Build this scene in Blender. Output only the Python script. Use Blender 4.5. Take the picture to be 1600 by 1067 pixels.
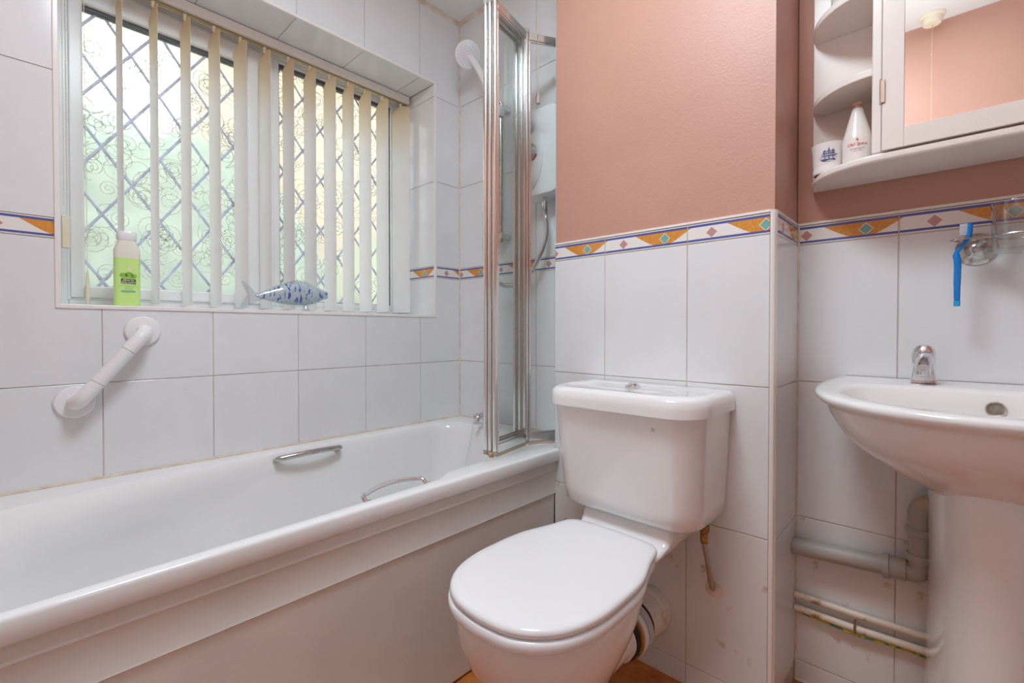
import bpy, bmesh, math, random
from mathutils import Vector, Matrix
R = math.radians
S = bpy.context.scene
for o in list(bpy.data.objects):
    bpy.data.objects.remove(o, do_unlink=True)
C = S.collection
H = 0.94            # eye height above the floor; every z below is given relative to the eye
random.seed(7)

# ------------------------------------------------------------------ camera, sky, added fill light, exposure
F_PX, V_AX = 725.29, 525.25
cam = bpy.data.cameras.new('camera')
cam.sensor_width = 36.0
cam.lens = 36.0 * F_PX / 1600.0
cam.shift_y = (V_AX - 533.5) / 1600.0
cam.clip_start = 0.02
camo = bpy.data.objects.new('camera', cam)
C.objects.link(camo)
camo.location = (0, 0, H)
camo.rotation_euler = (R(90 - 0.711), 0, R(43.064))
S.camera = camo

S.view_settings.view_transform = 'Standard'
S.view_settings.look = 'None'
S.view_settings.gamma = 1.0
S.view_settings.use_curve_mapping = False
S.view_settings.exposure = 0.08
S.cycles.max_bounces = 10
S.cycles.diffuse_bounces = 6
S.cycles.glossy_bounces = 5
S.cycles.transmission_bounces = 8
S.cycles.transparent_max_bounces = 16
S.cycles.caustics_refractive = True
S.cycles.caustics_reflective = False
S.cycles.sample_clamp_indirect = 4.0

W = bpy.data.worlds.new('overcast_sky')
S.world = W
W.use_nodes = True
nt = W.node_tree
bg = nt.nodes['Background']
tcw = nt.nodes.new('ShaderNodeTexCoord'); sep = nt.nodes.new('ShaderNodeSeparateXYZ'); rmp = nt.nodes.new('ShaderNodeValToRGB')
nt.links.new(tcw.outputs['Generated'], sep.inputs[0]); nt.links.new(sep.outputs['Z'], rmp.inputs[0])
rmp.color_ramp.elements[0].position = 0.0; rmp.color_ramp.elements[0].color = (0.95, 0.93, 0.90, 1)
rmp.color_ramp.elements[1].position = 0.7; rmp.color_ramp.elements[1].color = (0.86, 0.93, 1.0, 1)
nt.links.new(rmp.outputs[0], bg.inputs[0])
bg.inputs[1].default_value = 4.0

# added fill light with no body, turned up to bounce off the white ceiling
bl_ = bpy.data.lights.new('bounced_fill', 'AREA'); bl_.shape = 'DISK'; bl_.size = 0.35; bl_.energy = 9.0; bl_.color = (.79, .915, 1.0)
blo = bpy.data.objects.new('bounced_fill', bl_); C.objects.link(blo); blo.location = (-.10, .30, 1.55); blo.rotation_euler = (R(180), 0, 0)

# ------------------------------------------------------------------ materials
MATS = {}
def nodes(name):
    m = bpy.data.materials.new(name); m.use_nodes = True
    return m, m.node_tree, m.node_tree.nodes['Principled BSDF']
def mat(name, col, rough=0.5, metal=0.0, var=0.0, scale=8.0, bump=0.0, bscale=60.0, coat=0.0, trans=0.0, ior=1.45, col2=None, lo=0.35, hi=0.65, objvar=0.0, spec=0.5, sss=0.0, detail=4.0):
    if name in MATS: return MATS[name]
    m, t, p = nodes(name)
    p.inputs['Roughness'].default_value = rough
    p.inputs['Metallic'].default_value = metal
    p.inputs['Coat Weight'].default_value = coat
    p.inputs['Transmission Weight'].default_value = trans
    p.inputs['IOR'].default_value = ior
    p.inputs['Specular IOR Level'].default_value = spec
    p.inputs['Base Color'].default_value = (*col, 1)
    tc = t.nodes.new('ShaderNodeTexCoord')
    if var > 0 or col2:
        n = t.nodes.new('ShaderNodeTexNoise'); n.inputs['Scale'].default_value = scale; n.inputs['Detail'].default_value = detail
        t.links.new(tc.outputs['Object'], n.inputs['Vector'])
        r = t.nodes.new('ShaderNodeValToRGB'); r.color_ramp.elements[0].position = lo; r.color_ramp.elements[1].position = hi
        c2 = col2 if col2 else tuple(c * (1 - var) for c in col)
        r.color_ramp.elements[0].color = (*c2, 1); r.color_ramp.elements[1].color = (*col, 1)
        t.links.new(n.outputs['Fac'], r.inputs[0])
        out = r.outputs[0]
        if objvar:
            oi = t.nodes.new('ShaderNodeObjectInfo'); mr = t.nodes.new('ShaderNodeMapRange')
            mr.inputs['To Min'].default_value = 1 - objvar; mr.inputs['To Max'].default_value = 1.0
            t.links.new(oi.outputs['Random'], mr.inputs['Value'])
            mx = t.nodes.new('ShaderNodeVectorMath'); mx.operation = 'SCALE'
            t.links.new(out, mx.inputs[0]); t.links.new(mr.outputs[0], mx.inputs['Scale']); out = mx.outputs[0]
        t.links.new(out, p.inputs['Base Color'])
    if bump > 0:
        n2 = t.nodes.new('ShaderNodeTexNoise'); n2.inputs['Scale'].default_value = bscale; n2.inputs['Detail'].default_value = 3
        t.links.new(tc.outputs['Object'], n2.inputs['Vector'])
        b = t.nodes.new('ShaderNodeBump'); b.inputs['Strength'].default_value = bump; b.inputs['Distance'].default_value = 0.002
        t.links.new(n2.outputs['Fac'], b.inputs['Height']); t.links.new(b.outputs[0], p.inputs['Normal'])
    MATS[name] = m
    return m

TILE = mat('glazed_white_tile', (0.775, 0.785, 0.80), 0.12, var=0.035, scale=9, bump=0.25, bscale=5, objvar=0.03)
TILE_S = mat('stained_white_tile', (0.775, 0.770, 0.765), 0.16, col2=(0.46, 0.30, 0.18), lo=0.27, hi=0.37, scale=17, detail=9, objvar=0.03)
GROUT_S = None
GROUT = mat('beige_grout', (0.64, 0.56, 0.47), 0.8, var=0.25, scale=14)
SEAL = mat('stained_sealant', (0.62, 0.50, 0.38), 0.55, col2=(0.75, 0.69, 0.60), scale=25)
PINK = mat('salmon_emulsion', (0.55, 0.30, 0.23), 0.42, var=0.05, scale=5, bump=0.25, bscale=180)
CEIL = mat('white_ceiling', (0.80, 0.79, 0.76), 0.8, var=0.05, scale=6, bump=0.2, bscale=90)
UPVC = mat('white_upvc', (0.82, 0.81, 0.80), 0.25, var=0.03)
GASKET = mat('dark_gasket', (0.10, 0.10, 0.11), 0.5)
LEAD = mat('lead_strip', (0.62, 0.66, 0.80), 0.45, var=0.2, scale=40)
ACRYL = mat('white_bath_acrylic', (0.83, 0.83, 0.825), 0.09, var=0.02, scale=4)
PANEL = mat('bath_panel_plastic', (0.78, 0.765, 0.735), 0.28, var=0.08, scale=5)
CERAM = mat('white_ceramic', (0.84, 0.83, 0.825), 0.06, var=0.015, scale=3, coat=0.5)
PANCER = mat('pan_ceramic', (0.82, 0.79, 0.765), 0.08, var=0.03, scale=6, coat=0.4)
SEATP = mat('seat_plastic', (0.84, 0.84, 0.86), 0.13)
CHROME = mat('chrome', (0.78, 0.78, 0.80), 0.08, metal=1.0)
DULLCH = mat('worn_chrome', (0.62, 0.60, 0.57), 0.22, metal=1.0, var=0.3, scale=60)
ALU = mat('polished_aluminium', (0.80, 0.785, 0.765), 0.16, metal=1.0)
CAPG = mat('grey_plastic_cap', (0.36, 0.33, 0.30), 0.45)
FABRIC = None
WHITEP = mat('white_plastic', (0.82, 0.82, 0.83), 0.25)
CREAMP = mat('cream_plastic', (0.80, 0.72, 0.55), 0.4)
BEADW = mat('white_bead_trim', (0.82, 0.79, 0.76), 0.18)
PAINTW = mat('white_gloss_paint', (0.83, 0.765, 0.72), 0.25, var=0.04, scale=7, bump=0.15, bscale=40)
GREYP = mat('grey_waste_plastic', (0.40, 0.38, 0.35), 0.45, col2=(0.52, 0.38, 0.22), lo=0.25, hi=0.42, scale=22)
PIPEW = mat('painted_copper_pipe', (0.74, 0.66, 0.55), 0.4, col2=(0.42, 0.22, 0.10), lo=0.30, hi=0.42, scale=30)
RUST = mat('rusty_brass', (0.50, 0.30, 0.10), 0.5, metal=0.5, col2=(0.16, 0.06, 0.02), scale=160)
BRAID = mat('braided_steel', (0.50, 0.45, 0.40), 0.35, metal=0.9, bump=0.8, bscale=700)
BLACKR = mat('black_rubber', (0.02, 0.02, 0.02), 0.5)
RUSTR = mat('rust_stained_seal', (0.55, 0.26, 0.06), 0.6, var=0.5, scale=60)
FLOORM = mat('orange_vinyl', (0.40, 0.095, 0.018), 0.3, col2=(0.58, 0.22, 0.05), scale=18, detail=8)
BLUEP = mat('blue_translucent_plastic', (0.0, 0.20, 0.62), 0.18, coat=0.3)
BRIS = mat('white_bristle', (0.75, 0.75, 0.80), 0.5)
INKB = mat('blue_print', (0.06, 0.10, 0.28), 0.4)
INKR = mat('red_print', (0.60, 0.06, 0.04), 0.4)
INKG = mat('grey_print', (0.22, 0.24, 0.22), 0.4)
INKW = mat('white_print', (0.85, 0.88, 0.75), 0.4)
INKGR = mat('green_print', (0.16, 0.42, 0.07), 0.4, col2=(0.35, 0.62, 0.10), scale=90)
INKDG = mat('dark_green_print', (0.06, 0.10, 0.02), 0.4)
INKMG = mat('mid_green_print', (0.30, 0.55, 0.28), 0.4)
INKOR = mat('orange_print', (0.75, 0.40, 0.12), 0.4)
OPAL = mat('opal_glass', (0.80, 0.74, 0.70), 0.15)
MUGC = mat('white_mug_glaze', (0.80, 0.76, 0.74), 0.15)
PURPLE = mat('purple_card', (0.20, 0.06, 0.22), 0.5)
YGW = mat('green_yellow_wire', (0.55, 0.50, 0.03), 0.4, col2=(0.06, 0.28, 0.05), scale=40, lo=0.48, hi=0.52)
CORDM = mat('beige_cord', (0.62, 0.48, 0.36), 0.7)

def glassy(name, tint, glossy=0.08, rough=0.02, edge=0.45, power=4.0):
    m = bpy.data.materials.new(name); m.use_nodes = True; t = m.node_tree; t.nodes.clear()
    o = t.nodes.new('ShaderNodeOutputMaterial'); a = t.nodes.new('ShaderNodeBsdfTransparent'); g = t.nodes.new('ShaderNodeBsdfGlossy')
    a.inputs[0].default_value = (*tint, 1); g.inputs['Roughness'].default_value = rough
    f = t.nodes.new('ShaderNodeLayerWeight'); f.inputs[0].default_value = 0.5
    pw = t.nodes.new('ShaderNodeMath'); pw.operation = 'POWER'; pw.inputs[1].default_value = power
    t.links.new(f.outputs['Facing'], pw.inputs[0])
    ad = t.nodes.new('ShaderNodeMath'); ad.operation = 'MULTIPLY_ADD'; ad.inputs[1].default_value = edge; ad.inputs[2].default_value = glossy
    mx = t.nodes.new('ShaderNodeMixShader')
    t.links.new(pw.outputs[0], ad.inputs[0]); t.links.new(ad.outputs[0], mx.inputs[0]); t.links.new(a.outputs[0], mx.inputs[1]); t.links.new(g.outputs[0], mx.inputs[2]); t.links.new(mx.outputs[0], o.inputs[0])
    return m
GLASS = glassy('clear_screen_glass', (0.965, 0.98, 0.975), 0.015)
TUMBLER = glassy('tumbler_glass', (0.95, 0.965, 0.96), 0.07, .03, .9, 2.2)
CLEARG = glassy('clear_solid_glass', (0.90, 0.93, 0.95), 0.10, 0.05)

def obscure():
    m = bpy.data.materials.new('obscured_window_glass'); m.use_nodes = True; t = m.node_tree; t.nodes.clear()
    o = t.nodes.new('ShaderNodeOutputMaterial')
    rf = t.nodes.new('ShaderNodeBsdfRefraction'); rf.inputs['IOR'].default_value = 1.12; rf.inputs['Roughness'].default_value = 0.30; rf.inputs[0].default_value = (0.86, 0.88, 0.87, 1)
    tl = t.nodes.new('ShaderNodeBsdfTranslucent'); tl.inputs[0].default_value = (0.93, 0.96, 0.95, 1)
    gl = t.nodes.new('ShaderNodeBsdfGlossy'); gl.inputs['Roughness'].default_value = 0.12
    n = t.nodes.new('ShaderNodeTexNoise'); n.inputs['Scale'].default_value = 60
    tc = t.nodes.new('ShaderNodeTexCoord'); t.links.new(tc.outputs['Object'], n.inputs['Vector'])
    b = t.nodes.new('ShaderNodeBump'); b.inputs['Strength'].default_value = 0.5; b.inputs['Distance'].default_value = 0.003
    t.links.new(n.outputs['Fac'], b.inputs['Height'])
    for s in (rf, gl): t.links.new(b.outputs[0], s.inputs['Normal'])
    m1 = t.nodes.new('ShaderNodeMixShader'); m1.inputs[0].default_value = 0.16
    m2 = t.nodes.new('ShaderNodeMixShader'); m2.inputs[0].default_value = 0.07
    t.links.new(rf.outputs[0], m1.inputs[1]); t.links.new(tl.outputs[0], m1.inputs[2])
    t.links.new(m1.outputs[0], m2.inputs[1]); t.links.new(gl.outputs[0], m2.inputs[2]); t.links.new(m2.outputs[0], o.inputs[0])
    return m
OBSC = obscure()
def ridge():
    m = bpy.data.materials.new('embossed_glass_ridge'); m.use_nodes = True; t = m.node_tree; t.nodes.clear()
    o = t.nodes.new('ShaderNodeOutputMaterial'); a = t.nodes.new('ShaderNodeBsdfTransparent'); a.inputs[0].default_value = (.88, .90, .86, 1)
    tl = t.nodes.new('ShaderNodeBsdfTranslucent'); tl.inputs[0].default_value = (.9, .9, .88, 1); g = t.nodes.new('ShaderNodeBsdfGlossy'); g.inputs['Roughness'].default_value = .15
    m1 = t.nodes.new('ShaderNodeMixShader'); m1.inputs[0].default_value = .35; m2 = t.nodes.new('ShaderNodeMixShader'); m2.inputs[0].default_value = .12
    t.links.new(a.outputs[0], m1.inputs[1]); t.links.new(tl.outputs[0], m1.inputs[2]); t.links.new(m1.outputs[0], m2.inputs[1]); t.links.new(g.outputs[0], m2.inputs[2]); t.links.new(m2.outputs[0], o.inputs[0])
    return m
SWIRL = ridge()

def fabric():
    m = bpy.data.materials.new('cream_blind_fabric'); m.use_nodes = True; t = m.node_tree; p = t.nodes['Principled BSDF']; o = t.nodes['Material Output']
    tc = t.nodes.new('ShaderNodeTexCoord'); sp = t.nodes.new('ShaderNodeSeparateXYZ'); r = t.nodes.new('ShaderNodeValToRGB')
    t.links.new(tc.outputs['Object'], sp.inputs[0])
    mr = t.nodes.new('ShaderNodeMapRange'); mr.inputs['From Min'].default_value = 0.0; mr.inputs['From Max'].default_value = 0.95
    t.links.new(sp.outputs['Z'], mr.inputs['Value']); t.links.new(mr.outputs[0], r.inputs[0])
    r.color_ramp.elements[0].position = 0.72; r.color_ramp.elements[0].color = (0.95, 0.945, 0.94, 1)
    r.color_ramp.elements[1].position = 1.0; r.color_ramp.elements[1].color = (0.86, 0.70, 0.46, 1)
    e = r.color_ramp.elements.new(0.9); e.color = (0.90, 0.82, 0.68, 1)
    p.inputs['Roughness'].default_value = 0.8
    tl = t.nodes.new('ShaderNodeBsdfTranslucent'); mx = t.nodes.new('ShaderNodeMixShader'); mx.inputs[0].default_value = 0.5
    t.links.new(r.outputs[0], p.inputs['Base Color']); t.links.new(r.outputs[0], tl.inputs[0])
    t.links.new(p.outputs[0], mx.inputs[1]); t.links.new(tl.outputs[0], mx.inputs[2]); t.links.new(mx.outputs[0], o.inputs[0])
    return m
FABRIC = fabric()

def M(t, op, a, b=None, c=None):
    n = t.nodes.new('ShaderNodeMath'); n.operation = op
    for i, v in enumerate((a, b, c)):
        if v is None: continue
        if isinstance(v, (int, float)): n.inputs[i].default_value = v
        else: t.links.new(v, n.inputs[i])
    return n.outputs[0]
def mixc(t, f, a, b):
    n = t.nodes.new('ShaderNodeMix'); n.data_type = 'RGBA'
    t.links.new(f, n.inputs['Factor'])
    for k, v in (('A', a), ('B', b)):
        s = [i for i in n.inputs if i.name == k and i.type == 'RGBA'][0]
        if isinstance(v, tuple): s.default_value = (*v, 1)
        else: t.links.new(v, s)
    return [x for x in n.outputs if x.type == 'RGBA'][0]
def dado():
    m, t, p = nodes('patterned_border_tile')
    p.inputs['Roughness'].default_value = 0.12
    uv = t.nodes.new('ShaderNodeUVMap'); sp = t.nodes.new('ShaderNodeSeparateXYZ'); t.links.new(uv.outputs[0], sp.inputs[0])
    u, v = sp.outputs['X'], sp.outputs['Y']
    tc = t.nodes.new('ShaderNodeTexCoord'); n = t.nodes.new('ShaderNodeTexNoise'); n.inputs['Scale'].default_value = 130; n.inputs['Detail'].default_value = 6
    t.links.new(tc.outputs['Object'], n.inputs['Vector'])
    curve = M(t, 'MULTIPLY_ADD', M(t, 'COSINE', M(t, 'MULTIPLY', M(t, 'SUBTRACT', u, 0.22), 2 * math.pi)), 0.50, 0.60)
    orange = M(t, 'GREATER_THAN', v, curve)
    oc = mixc(t, n.outputs['Fac'], (0.50, 0.17, 0.02), (0.82, 0.40, 0.09))
    col = mixc(t, orange, (0.80, 0.77, 0.74), oc)
    def dia(u0, r):
        return M(t, 'LESS_THAN', M(t, 'ADD', M(t, 'MULTIPLY', M(t, 'ABSOLUTE', M(t, 'SUBTRACT', u, u0)), 0.25), M(t, 'MULTIPLY', M(t, 'ABSOLUTE', M(t, 'SUBTRACT', v, 0.47)), 0.05)), r)
    col = mixc(t, dia(0.25, 0.0135), col, (0.52, 0.28, 0.26))
    col = mixc(t, dia(0.75, 0.0155), col, (0.80, 0.70, 0.55))
    col = mixc(t, dia(0.75, 0.0132), col, (0.18, 0.42, 0.38))
    band = M(t, 'ADD', M(t, 'MULTIPLY', M(t, 'GREATER_THAN', v, 0.81), M(t, 'LESS_THAN', v, 0.93)), M(t, 'MULTIPLY', M(t, 'GREATER_THAN', v, 0.09), M(t, 'LESS_THAN', v, 0.20)))
    col = mixc(t, band, col, (0.08, 0.11, 0.36))
    edge = M(t, 'ADD', M(t, 'GREATER_THAN', v, 0.93), M(t, 'LESS_THAN', v, 0.09))
    col = mixc(t, edge, col, (0.78, 0.74, 0.71))
    t.links.new(col, p.inputs['Base Color'])
    return m
DADO = dado()

# ------------------------------------------------------------------ mesh helpers
class MB:
    def __init__(s): s.v = []; s.f = []; s.uv = None
    def add(s, vs, fs):
        n = len(s.v); s.v += [tuple(x) for x in vs]; s.f += [tuple(i + n for i in f) for f in fs]; return s
    def box(s, x0, x1, y0, y1, z0, z1):
        v = [(x, y, z) for z in (z0, z1) for (x, y) in ((x0, y0), (x1, y0), (x1, y1), (x0, y1))]
        return s.add(v, [(3, 2, 1, 0), (4, 5, 6, 7), (0, 1, 5, 4), (1, 2, 6, 5), (2, 3, 7, 6), (3, 0, 4, 7)])
    def loft(s, rings, cap0=True, cap1=True, closed=True):
        n = len(rings[0]); vs = [p for r in rings for p in r]; fs = []
        for i in range(len(rings) - 1):
            for j in range(n if closed else n - 1):
                k = (j + 1) % n
                fs.append((i * n + j, i * n + k, (i + 1) * n + k, (i + 1) * n + j))
        if cap0: fs.append(tuple(reversed(range(n))))
        if cap1: fs.append(tuple((len(rings) - 1) * n + j for j in range(n)))
        return s.add(vs, fs)
    def tube(s, pts, r, seg=12, caps=True, flat=1.0):
        pts = [Vector(p) for p in pts]; rs = r if isinstance(r, (list, tuple)) else [r] * len(pts)
        rings = []; up = None
        for i, p in enumerate(pts):
            d = (pts[min(i + 1, len(pts) - 1)] - pts[max(i - 1, 0)]).normalized()
            if up is None:
                up = Vector((0, 0, 1)) if abs(d.z) < 0.9 else Vector((1, 0, 0))
            a = d.cross(up)
            a = a.normalized() if a.length > 1e-6 else d.orthogonal().normalized()
            b = a.cross(d).normalized(); up = b
            rings.append([tuple(p + rs[i] * (math.cos(2 * math.pi * k / seg) * a + flat * math.sin(2 * math.pi * k / seg) * b)) for k in range(seg)])
        return s.loft(rings, caps, caps)
    def lathe(s, prof, c, axis=(0, 0, 1), seg=32, caps=True):
        q = Vector((0, 0, 1)).rotation_difference(Vector(axis).normalized()); c = Vector(c); rings = []
        for r, h in prof:
            rings.append([tuple(c + q @ Vector((max(r, 1e-5) * math.cos(2 * math.pi * k / seg), max(r, 1e-5) * math.sin(2 * math.pi * k / seg), h))) for k in range(seg)])
        return s.loft(rings, caps, caps)
    def prism(s, outline, z0, z1):
        return s.loft([[(x, y, z0) for x, y in outline], [(x, y, z1) for x, y in outline]])
def link(name, me, parent=None, loc=(0, 0, 0)):
    o = bpy.data.objects.new(name, me); C.objects.link(o); o.location = loc
    if parent is not None: o.parent = parent
    return o
def obj(name, mb, m, parent=None, smooth=True, bevel=0.0, seg=2, ang=35, lift=True, sub=0):
    """links the collected shapes as one mesh; z of the vertices is relative to the eye, origin of the mesh = its parent's, or its own base"""
    me = bpy.data.meshes.new(name)
    if parent is None:
        xs = [v[0] for v in mb.v]; ys = [v[1] for v in mb.v]; zs = [v[2] for v in mb.v]
        base = ((min(xs) + max(xs)) / 2, (min(ys) + max(ys)) / 2, min(zs)); loc = (base[0], base[1], base[2] + H)
    else:
        w = Vector((0, 0, 0)); q = parent
        while q is not None: w += q.location; q = q.parent
        base = (w.x, w.y, w.z - H); loc = (0, 0, 0)
    me.from_pydata([(v[0] - base[0], v[1] - base[1], v[2] - base[2]) for v in mb.v], [], mb.f)
    me.validate()
    bm = bmesh.new(); bm.from_mesh(me); bmesh.ops.recalc_face_normals(bm, faces=bm.faces); bm.to_mesh(me); bm.free()
    me.materials.append(m)
    if smooth:
        me.polygons.foreach_set('use_smooth', [True] * len(me.polygons)); me.set_sharp_from_angle(angle=R(ang))
    o = link(name, me, parent, loc)
    if bevel > 0:
        b = o.modifiers.new('bevel', 'BEVEL'); b.width = bevel; b.segments = seg; b.limit_method = 'ANGLE'; b.angle_limit = R(35); b.harden_normals = True
    if sub:
        b = o.modifiers.new('subsurf', 'SUBSURF'); b.levels = sub; b.render_levels = sub
    return o
def tag(o, label=None, cat=None, group=None, kind=None):
    if label: o['label'] = label
    if cat: o['category'] = cat
    if group: o['group'] = group
    if kind: o['kind'] = kind
    return o
def thing(name, label, cat, loc, group=None):
    o = bpy.data.objects.new(name, None); o.empty_display_size = 0.05; C.objects.link(o); o.location = (loc[0], loc[1], loc[2] + H)
    return tag(o, label, cat, group)
def rrect(x0, x1, y0, y1, r, n=6):
    """rounded rectangle outline; r = (rx, ry) or list of four for corners x0y0, x1y0, x1y1, x0y1"""
    rs = r if isinstance(r, list) else [r] * 4
    rs = [(q, q) if not isinstance(q, tuple) else q for q in rs]
    out = []
    for (cx, cy, sx, sy, a0), (rx, ry) in zip(((x0, y0, 1, 1, 180), (x1, y0, -1, 1, 270), (x1, y1, -1, -1, 0), (x0, y1, 1, -1, 90)), rs):
        for k in range(n + 1):
            a = R(a0 + 90 * k / n)
            out.append((cx + sx * rx + rx * math.cos(a), cy + sy * ry + ry * math.sin(a)))
    return out
def spline(pts, n=8):
    P = [Vector(p) for p in pts]; P = [2 * P[0] - P[1]] + P + [2 * P[-1] - P[-2]]; out = []
    for i in range(1, len(P) - 2):
        for k in range(n):
            t = k / n; a, b, c, d = P[i - 1:i + 3]
            out.append(0.5 * ((2 * b) + (c - a) * t + (2 * a - 5 * b + 4 * c - d) * t * t + (3 * b - a - 3 * c + d) * t ** 3))
    out.append(P[-2]); return out
FONT = None
def text_geo(s, size):
    """verts (x along the line, y up, centred) and faces of a line of lettering"""
    cu = bpy.data.curves.new('lettering', 'FONT'); cu.body = s; cu.size = size; cu.align_x = 'CENTER'; cu.align_y = 'CENTER'; cu.resolution_u = 3
    to = bpy.data.objects.new('lettering', cu); C.objects.link(to)
    dg = bpy.context.evaluated_depsgraph_get(); me = bpy.data.meshes.new_from_object(to.evaluated_get(dg))
    vs = [v.co.copy() for v in me.vertices]; fs = [tuple(p.vertices) for p in me.polygons]
    bpy.data.objects.remove(to); bpy.data.curves.remove(cu); bpy.data.meshes.remove(me)
    return vs, fs
def put_text(mb, s, size, f, sx=1.0, shear=0.0):
    vs, fs = text_geo(s, size)
    mb.add([f(v.x * sx + shear * v.y, v.y) for v in vs], fs)

# ------------------------------------------------------------------ the shell
XW, YT, YE, YR = -1.6018, 1.2092, 1.3694, 1.4297       # tile faces: window wall, toilet wall, bath end wall, basin wall
XP, XB = -0.2900, -0.9380                               # pier: right and left side
XR, YB = 0.85, -0.30                                    # right wall, rear wall
ZF, ZC = -0.94, 1.368                                   # floor, ceiling
ZD, BD, TH, TW = 0.2765, 0.0505, 0.3611, 0.25           # border top, border height, tile height, tile width
ROWS = [(-.885, ZD - BD - 2 * TH), (ZD - BD - 2 * TH, ZD - BD - TH), (ZD - BD - TH, ZD - BD), (ZD - BD, ZD), (ZD, ZD + TH), (ZD + TH, ZD + 2 * TH), (ZD + 2 * TH, ZD + 3 * TH), (ZD + 3 * TH, ZD + 4 * TH)]
OY0, OY1, OZ0, OZ1 = 0.0786, 1.2277, 0.066, 1.050       # window opening

def shell(name, mb, m): return tag(obj(name, mb, m, None, smooth=False), kind='structure')
TILE_CACHE = {}
def tiles(wall, axis, face, sign, a_edges, b_edges, hole=None, dado_edges=None, dado_row=(ZD - BD, ZD), back=0.0065, stain=False):
    """tiles proud of their grout on one face of a wall. axis 'x': the face lies at x=face and a runs along y; axis 'y': a runs along x;
    axis 'z': soffit, a runs along y and b along x. sign: the way the face looks"""
    g = 0.0012
    wl = Vector((0, 0, 0)); q = wall
    while q is not None: wl += q.location; q = q.parent
    def place(a, b, d):
        if axis == 'x': return (face + sign * d, a, b + H)
        if axis == 'y': return (a, face + sign * d, b + H)
        return (b, a, face + sign * d + H)
    for bi, (b0, b1) in enumerate(b_edges):
        isd = abs(b0 - dado_row[0]) < 1e-6 and dado_edges is not None; TM = TILE_S if stain and b1 < -.49 else TILE
        edges = dado_edges if isd else a_edges
        for a0, a1, ph in edges:
            if hole:
                cells = []
                A = sorted({a0 + g, a1 - g, *[h for h in hole[:2] if a0 + g < h < a1 - g]}); B = sorted({b0 + g, b1 - g, *[h for h in hole[2:] if b0 + g < h < b1 - g]})
                full = True
                for i in range(len(A) - 1):
                    for j in range(len(B) - 1):
                        ca, cb = (A[i] + A[i + 1]) / 2, (B[j] + B[j + 1]) / 2
                        if hole[0] < ca < hole[1] and hole[2] < cb < hole[3]: full = False
                        else: cells.append((i, j))
                if not cells: continue
                if full: cells = None
            else: cells = None
            if a1 - a0 < 0.006 or b1 - b0 < 0.006: continue
            if cells is None:
                key = (axis, sign, isd, TM.name, round(a1 - a0, 4), round(b1 - b0, 4), round(ph, 4))
                me = TILE_CACHE.get(key)
                if me is None:
                    w, h, c = a1 - a0 - 2 * g, b1 - b0 - 2 * g, 0.0011
                    ring = lambda e, d: [(e, e, d), (w - e, e, d), (w - e, h - e, d), (e, h - e, d)]
                    P = ring(0, -back + 0.0005) + ring(0, -c) + ring(c * .35, -c * .35) + ring(c, 0)
                    fs = [(k * 4 + j, k * 4 + (j + 1) % 4, k * 4 + 4 + (j + 1) % 4, k * 4 + 4 + j) for k in range(3) for j in range(4)] + [(12, 13, 14, 15)]
                    o0 = place(0, 0, 0)
                    f0 = Vector(place(0, 0, 0))
                    vv = [tuple(Vector(place(a, b, d)) - f0) for a, b, d in P]
                    me = bpy.data.meshes.new('border_tile' if isd else 'tile'); me.from_pydata(vv, [], fs)
                    uvl = me.uv_layers.new(name='UVMap')
                    for l in me.loops:
                        a, b, d = P[l.vertex_index]; uvl.data[l.index].uv = (ph + (a + g) / TW, (b + g) / (b1 - b0))
                    bm = bmesh.new(); bm.from_mesh(me); bmesh.ops.recalc_face_normals(bm, faces=bm.faces)
                    nrm = Vector(place(0, 0, 1)) - f0
                    if bm.faces[:][-1].normal.dot(nrm) < 0: bmesh.ops.reverse_faces(bm, faces=bm.faces)
                    bm.to_mesh(me); bm.free()
                    me.materials.append(DADO if isd else TM)
                    TILE_CACHE[key] = me
                o = link('border_tile' if isd else 'tile', me, wall, Vector(place(a0 + g, b0 + g, 0)) - wl)
            else:
                vid = {}; vs = []; fs = []; P = []
                def vv(i, j, d):
                    k = (i, j, d)
                    if k not in vid:
                        vid[k] = len(vs); P.append((A[i], B[j])); vs.append(tuple(Vector(place(A[i], B[j], d)) - wl))
                    return vid[k]
                cs = set(cells)
                for i, j in cells:
                    fs.append((vv(i, j, 0), vv(i + 1, j, 0), vv(i + 1, j + 1, 0), vv(i, j + 1, 0)))
                    for di, dj, p, q2 in ((-1, 0, (i, j + 1), (i, j)), (1, 0, (i + 1, j), (i + 1, j + 1)), (0, -1, (i, j), (i + 1, j)), (0, 1, (i + 1, j + 1), (i, j + 1))):
                        if (i + di, j + dj) not in cs:
                            fs.append((vv(*q2, 0), vv(*p, 0), vv(*p, -back + 0.0005), vv(*q2, -back + 0.0005)))
                me = bpy.data.meshes.new('tile'); me.from_pydata(vs, [], fs)
                uvl = me.uv_layers.new(name='UVMap')
                for l in me.loops:
                    a, b = P[l.vertex_index]; uvl.data[l.index].uv = (ph + (a - a0) / TW, (b - b0) / (b1 - b0))
                bm = bmesh.new(); bm.from_mesh(me); bmesh.ops.recalc_face_normals(bm, faces=bm.faces)
                nrm = Vector(place(0, 0, 1)) - Vector(place(0, 0, 0)); bm.faces.ensure_lookup_table()
                if bm.faces[0].normal.dot(nrm) < 0: bmesh.ops.reverse_faces(bm, faces=bm.faces)
                bm.to_mesh(me); bm.free(); me.materials.append(DADO if isd else TILE)
                link('border_tile' if isd else 'tile', me, wall)
def cols(a0, a1, first, w=TW):
    """edges of a row of tiles: joints at first + k*w, cut at a0 and a1; third value: where in the pattern the cut tile starts"""
    out = []; k = math.floor((a0 - first) / w + 1e-6); x = first + k * w
    while x < a1 - 1e-6:
        s, e = max(x, a0), min(x + w, a1)
        if e - s > 0.004: out.append((s, e, (s - x) / w))
        x += w
    return out
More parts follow.
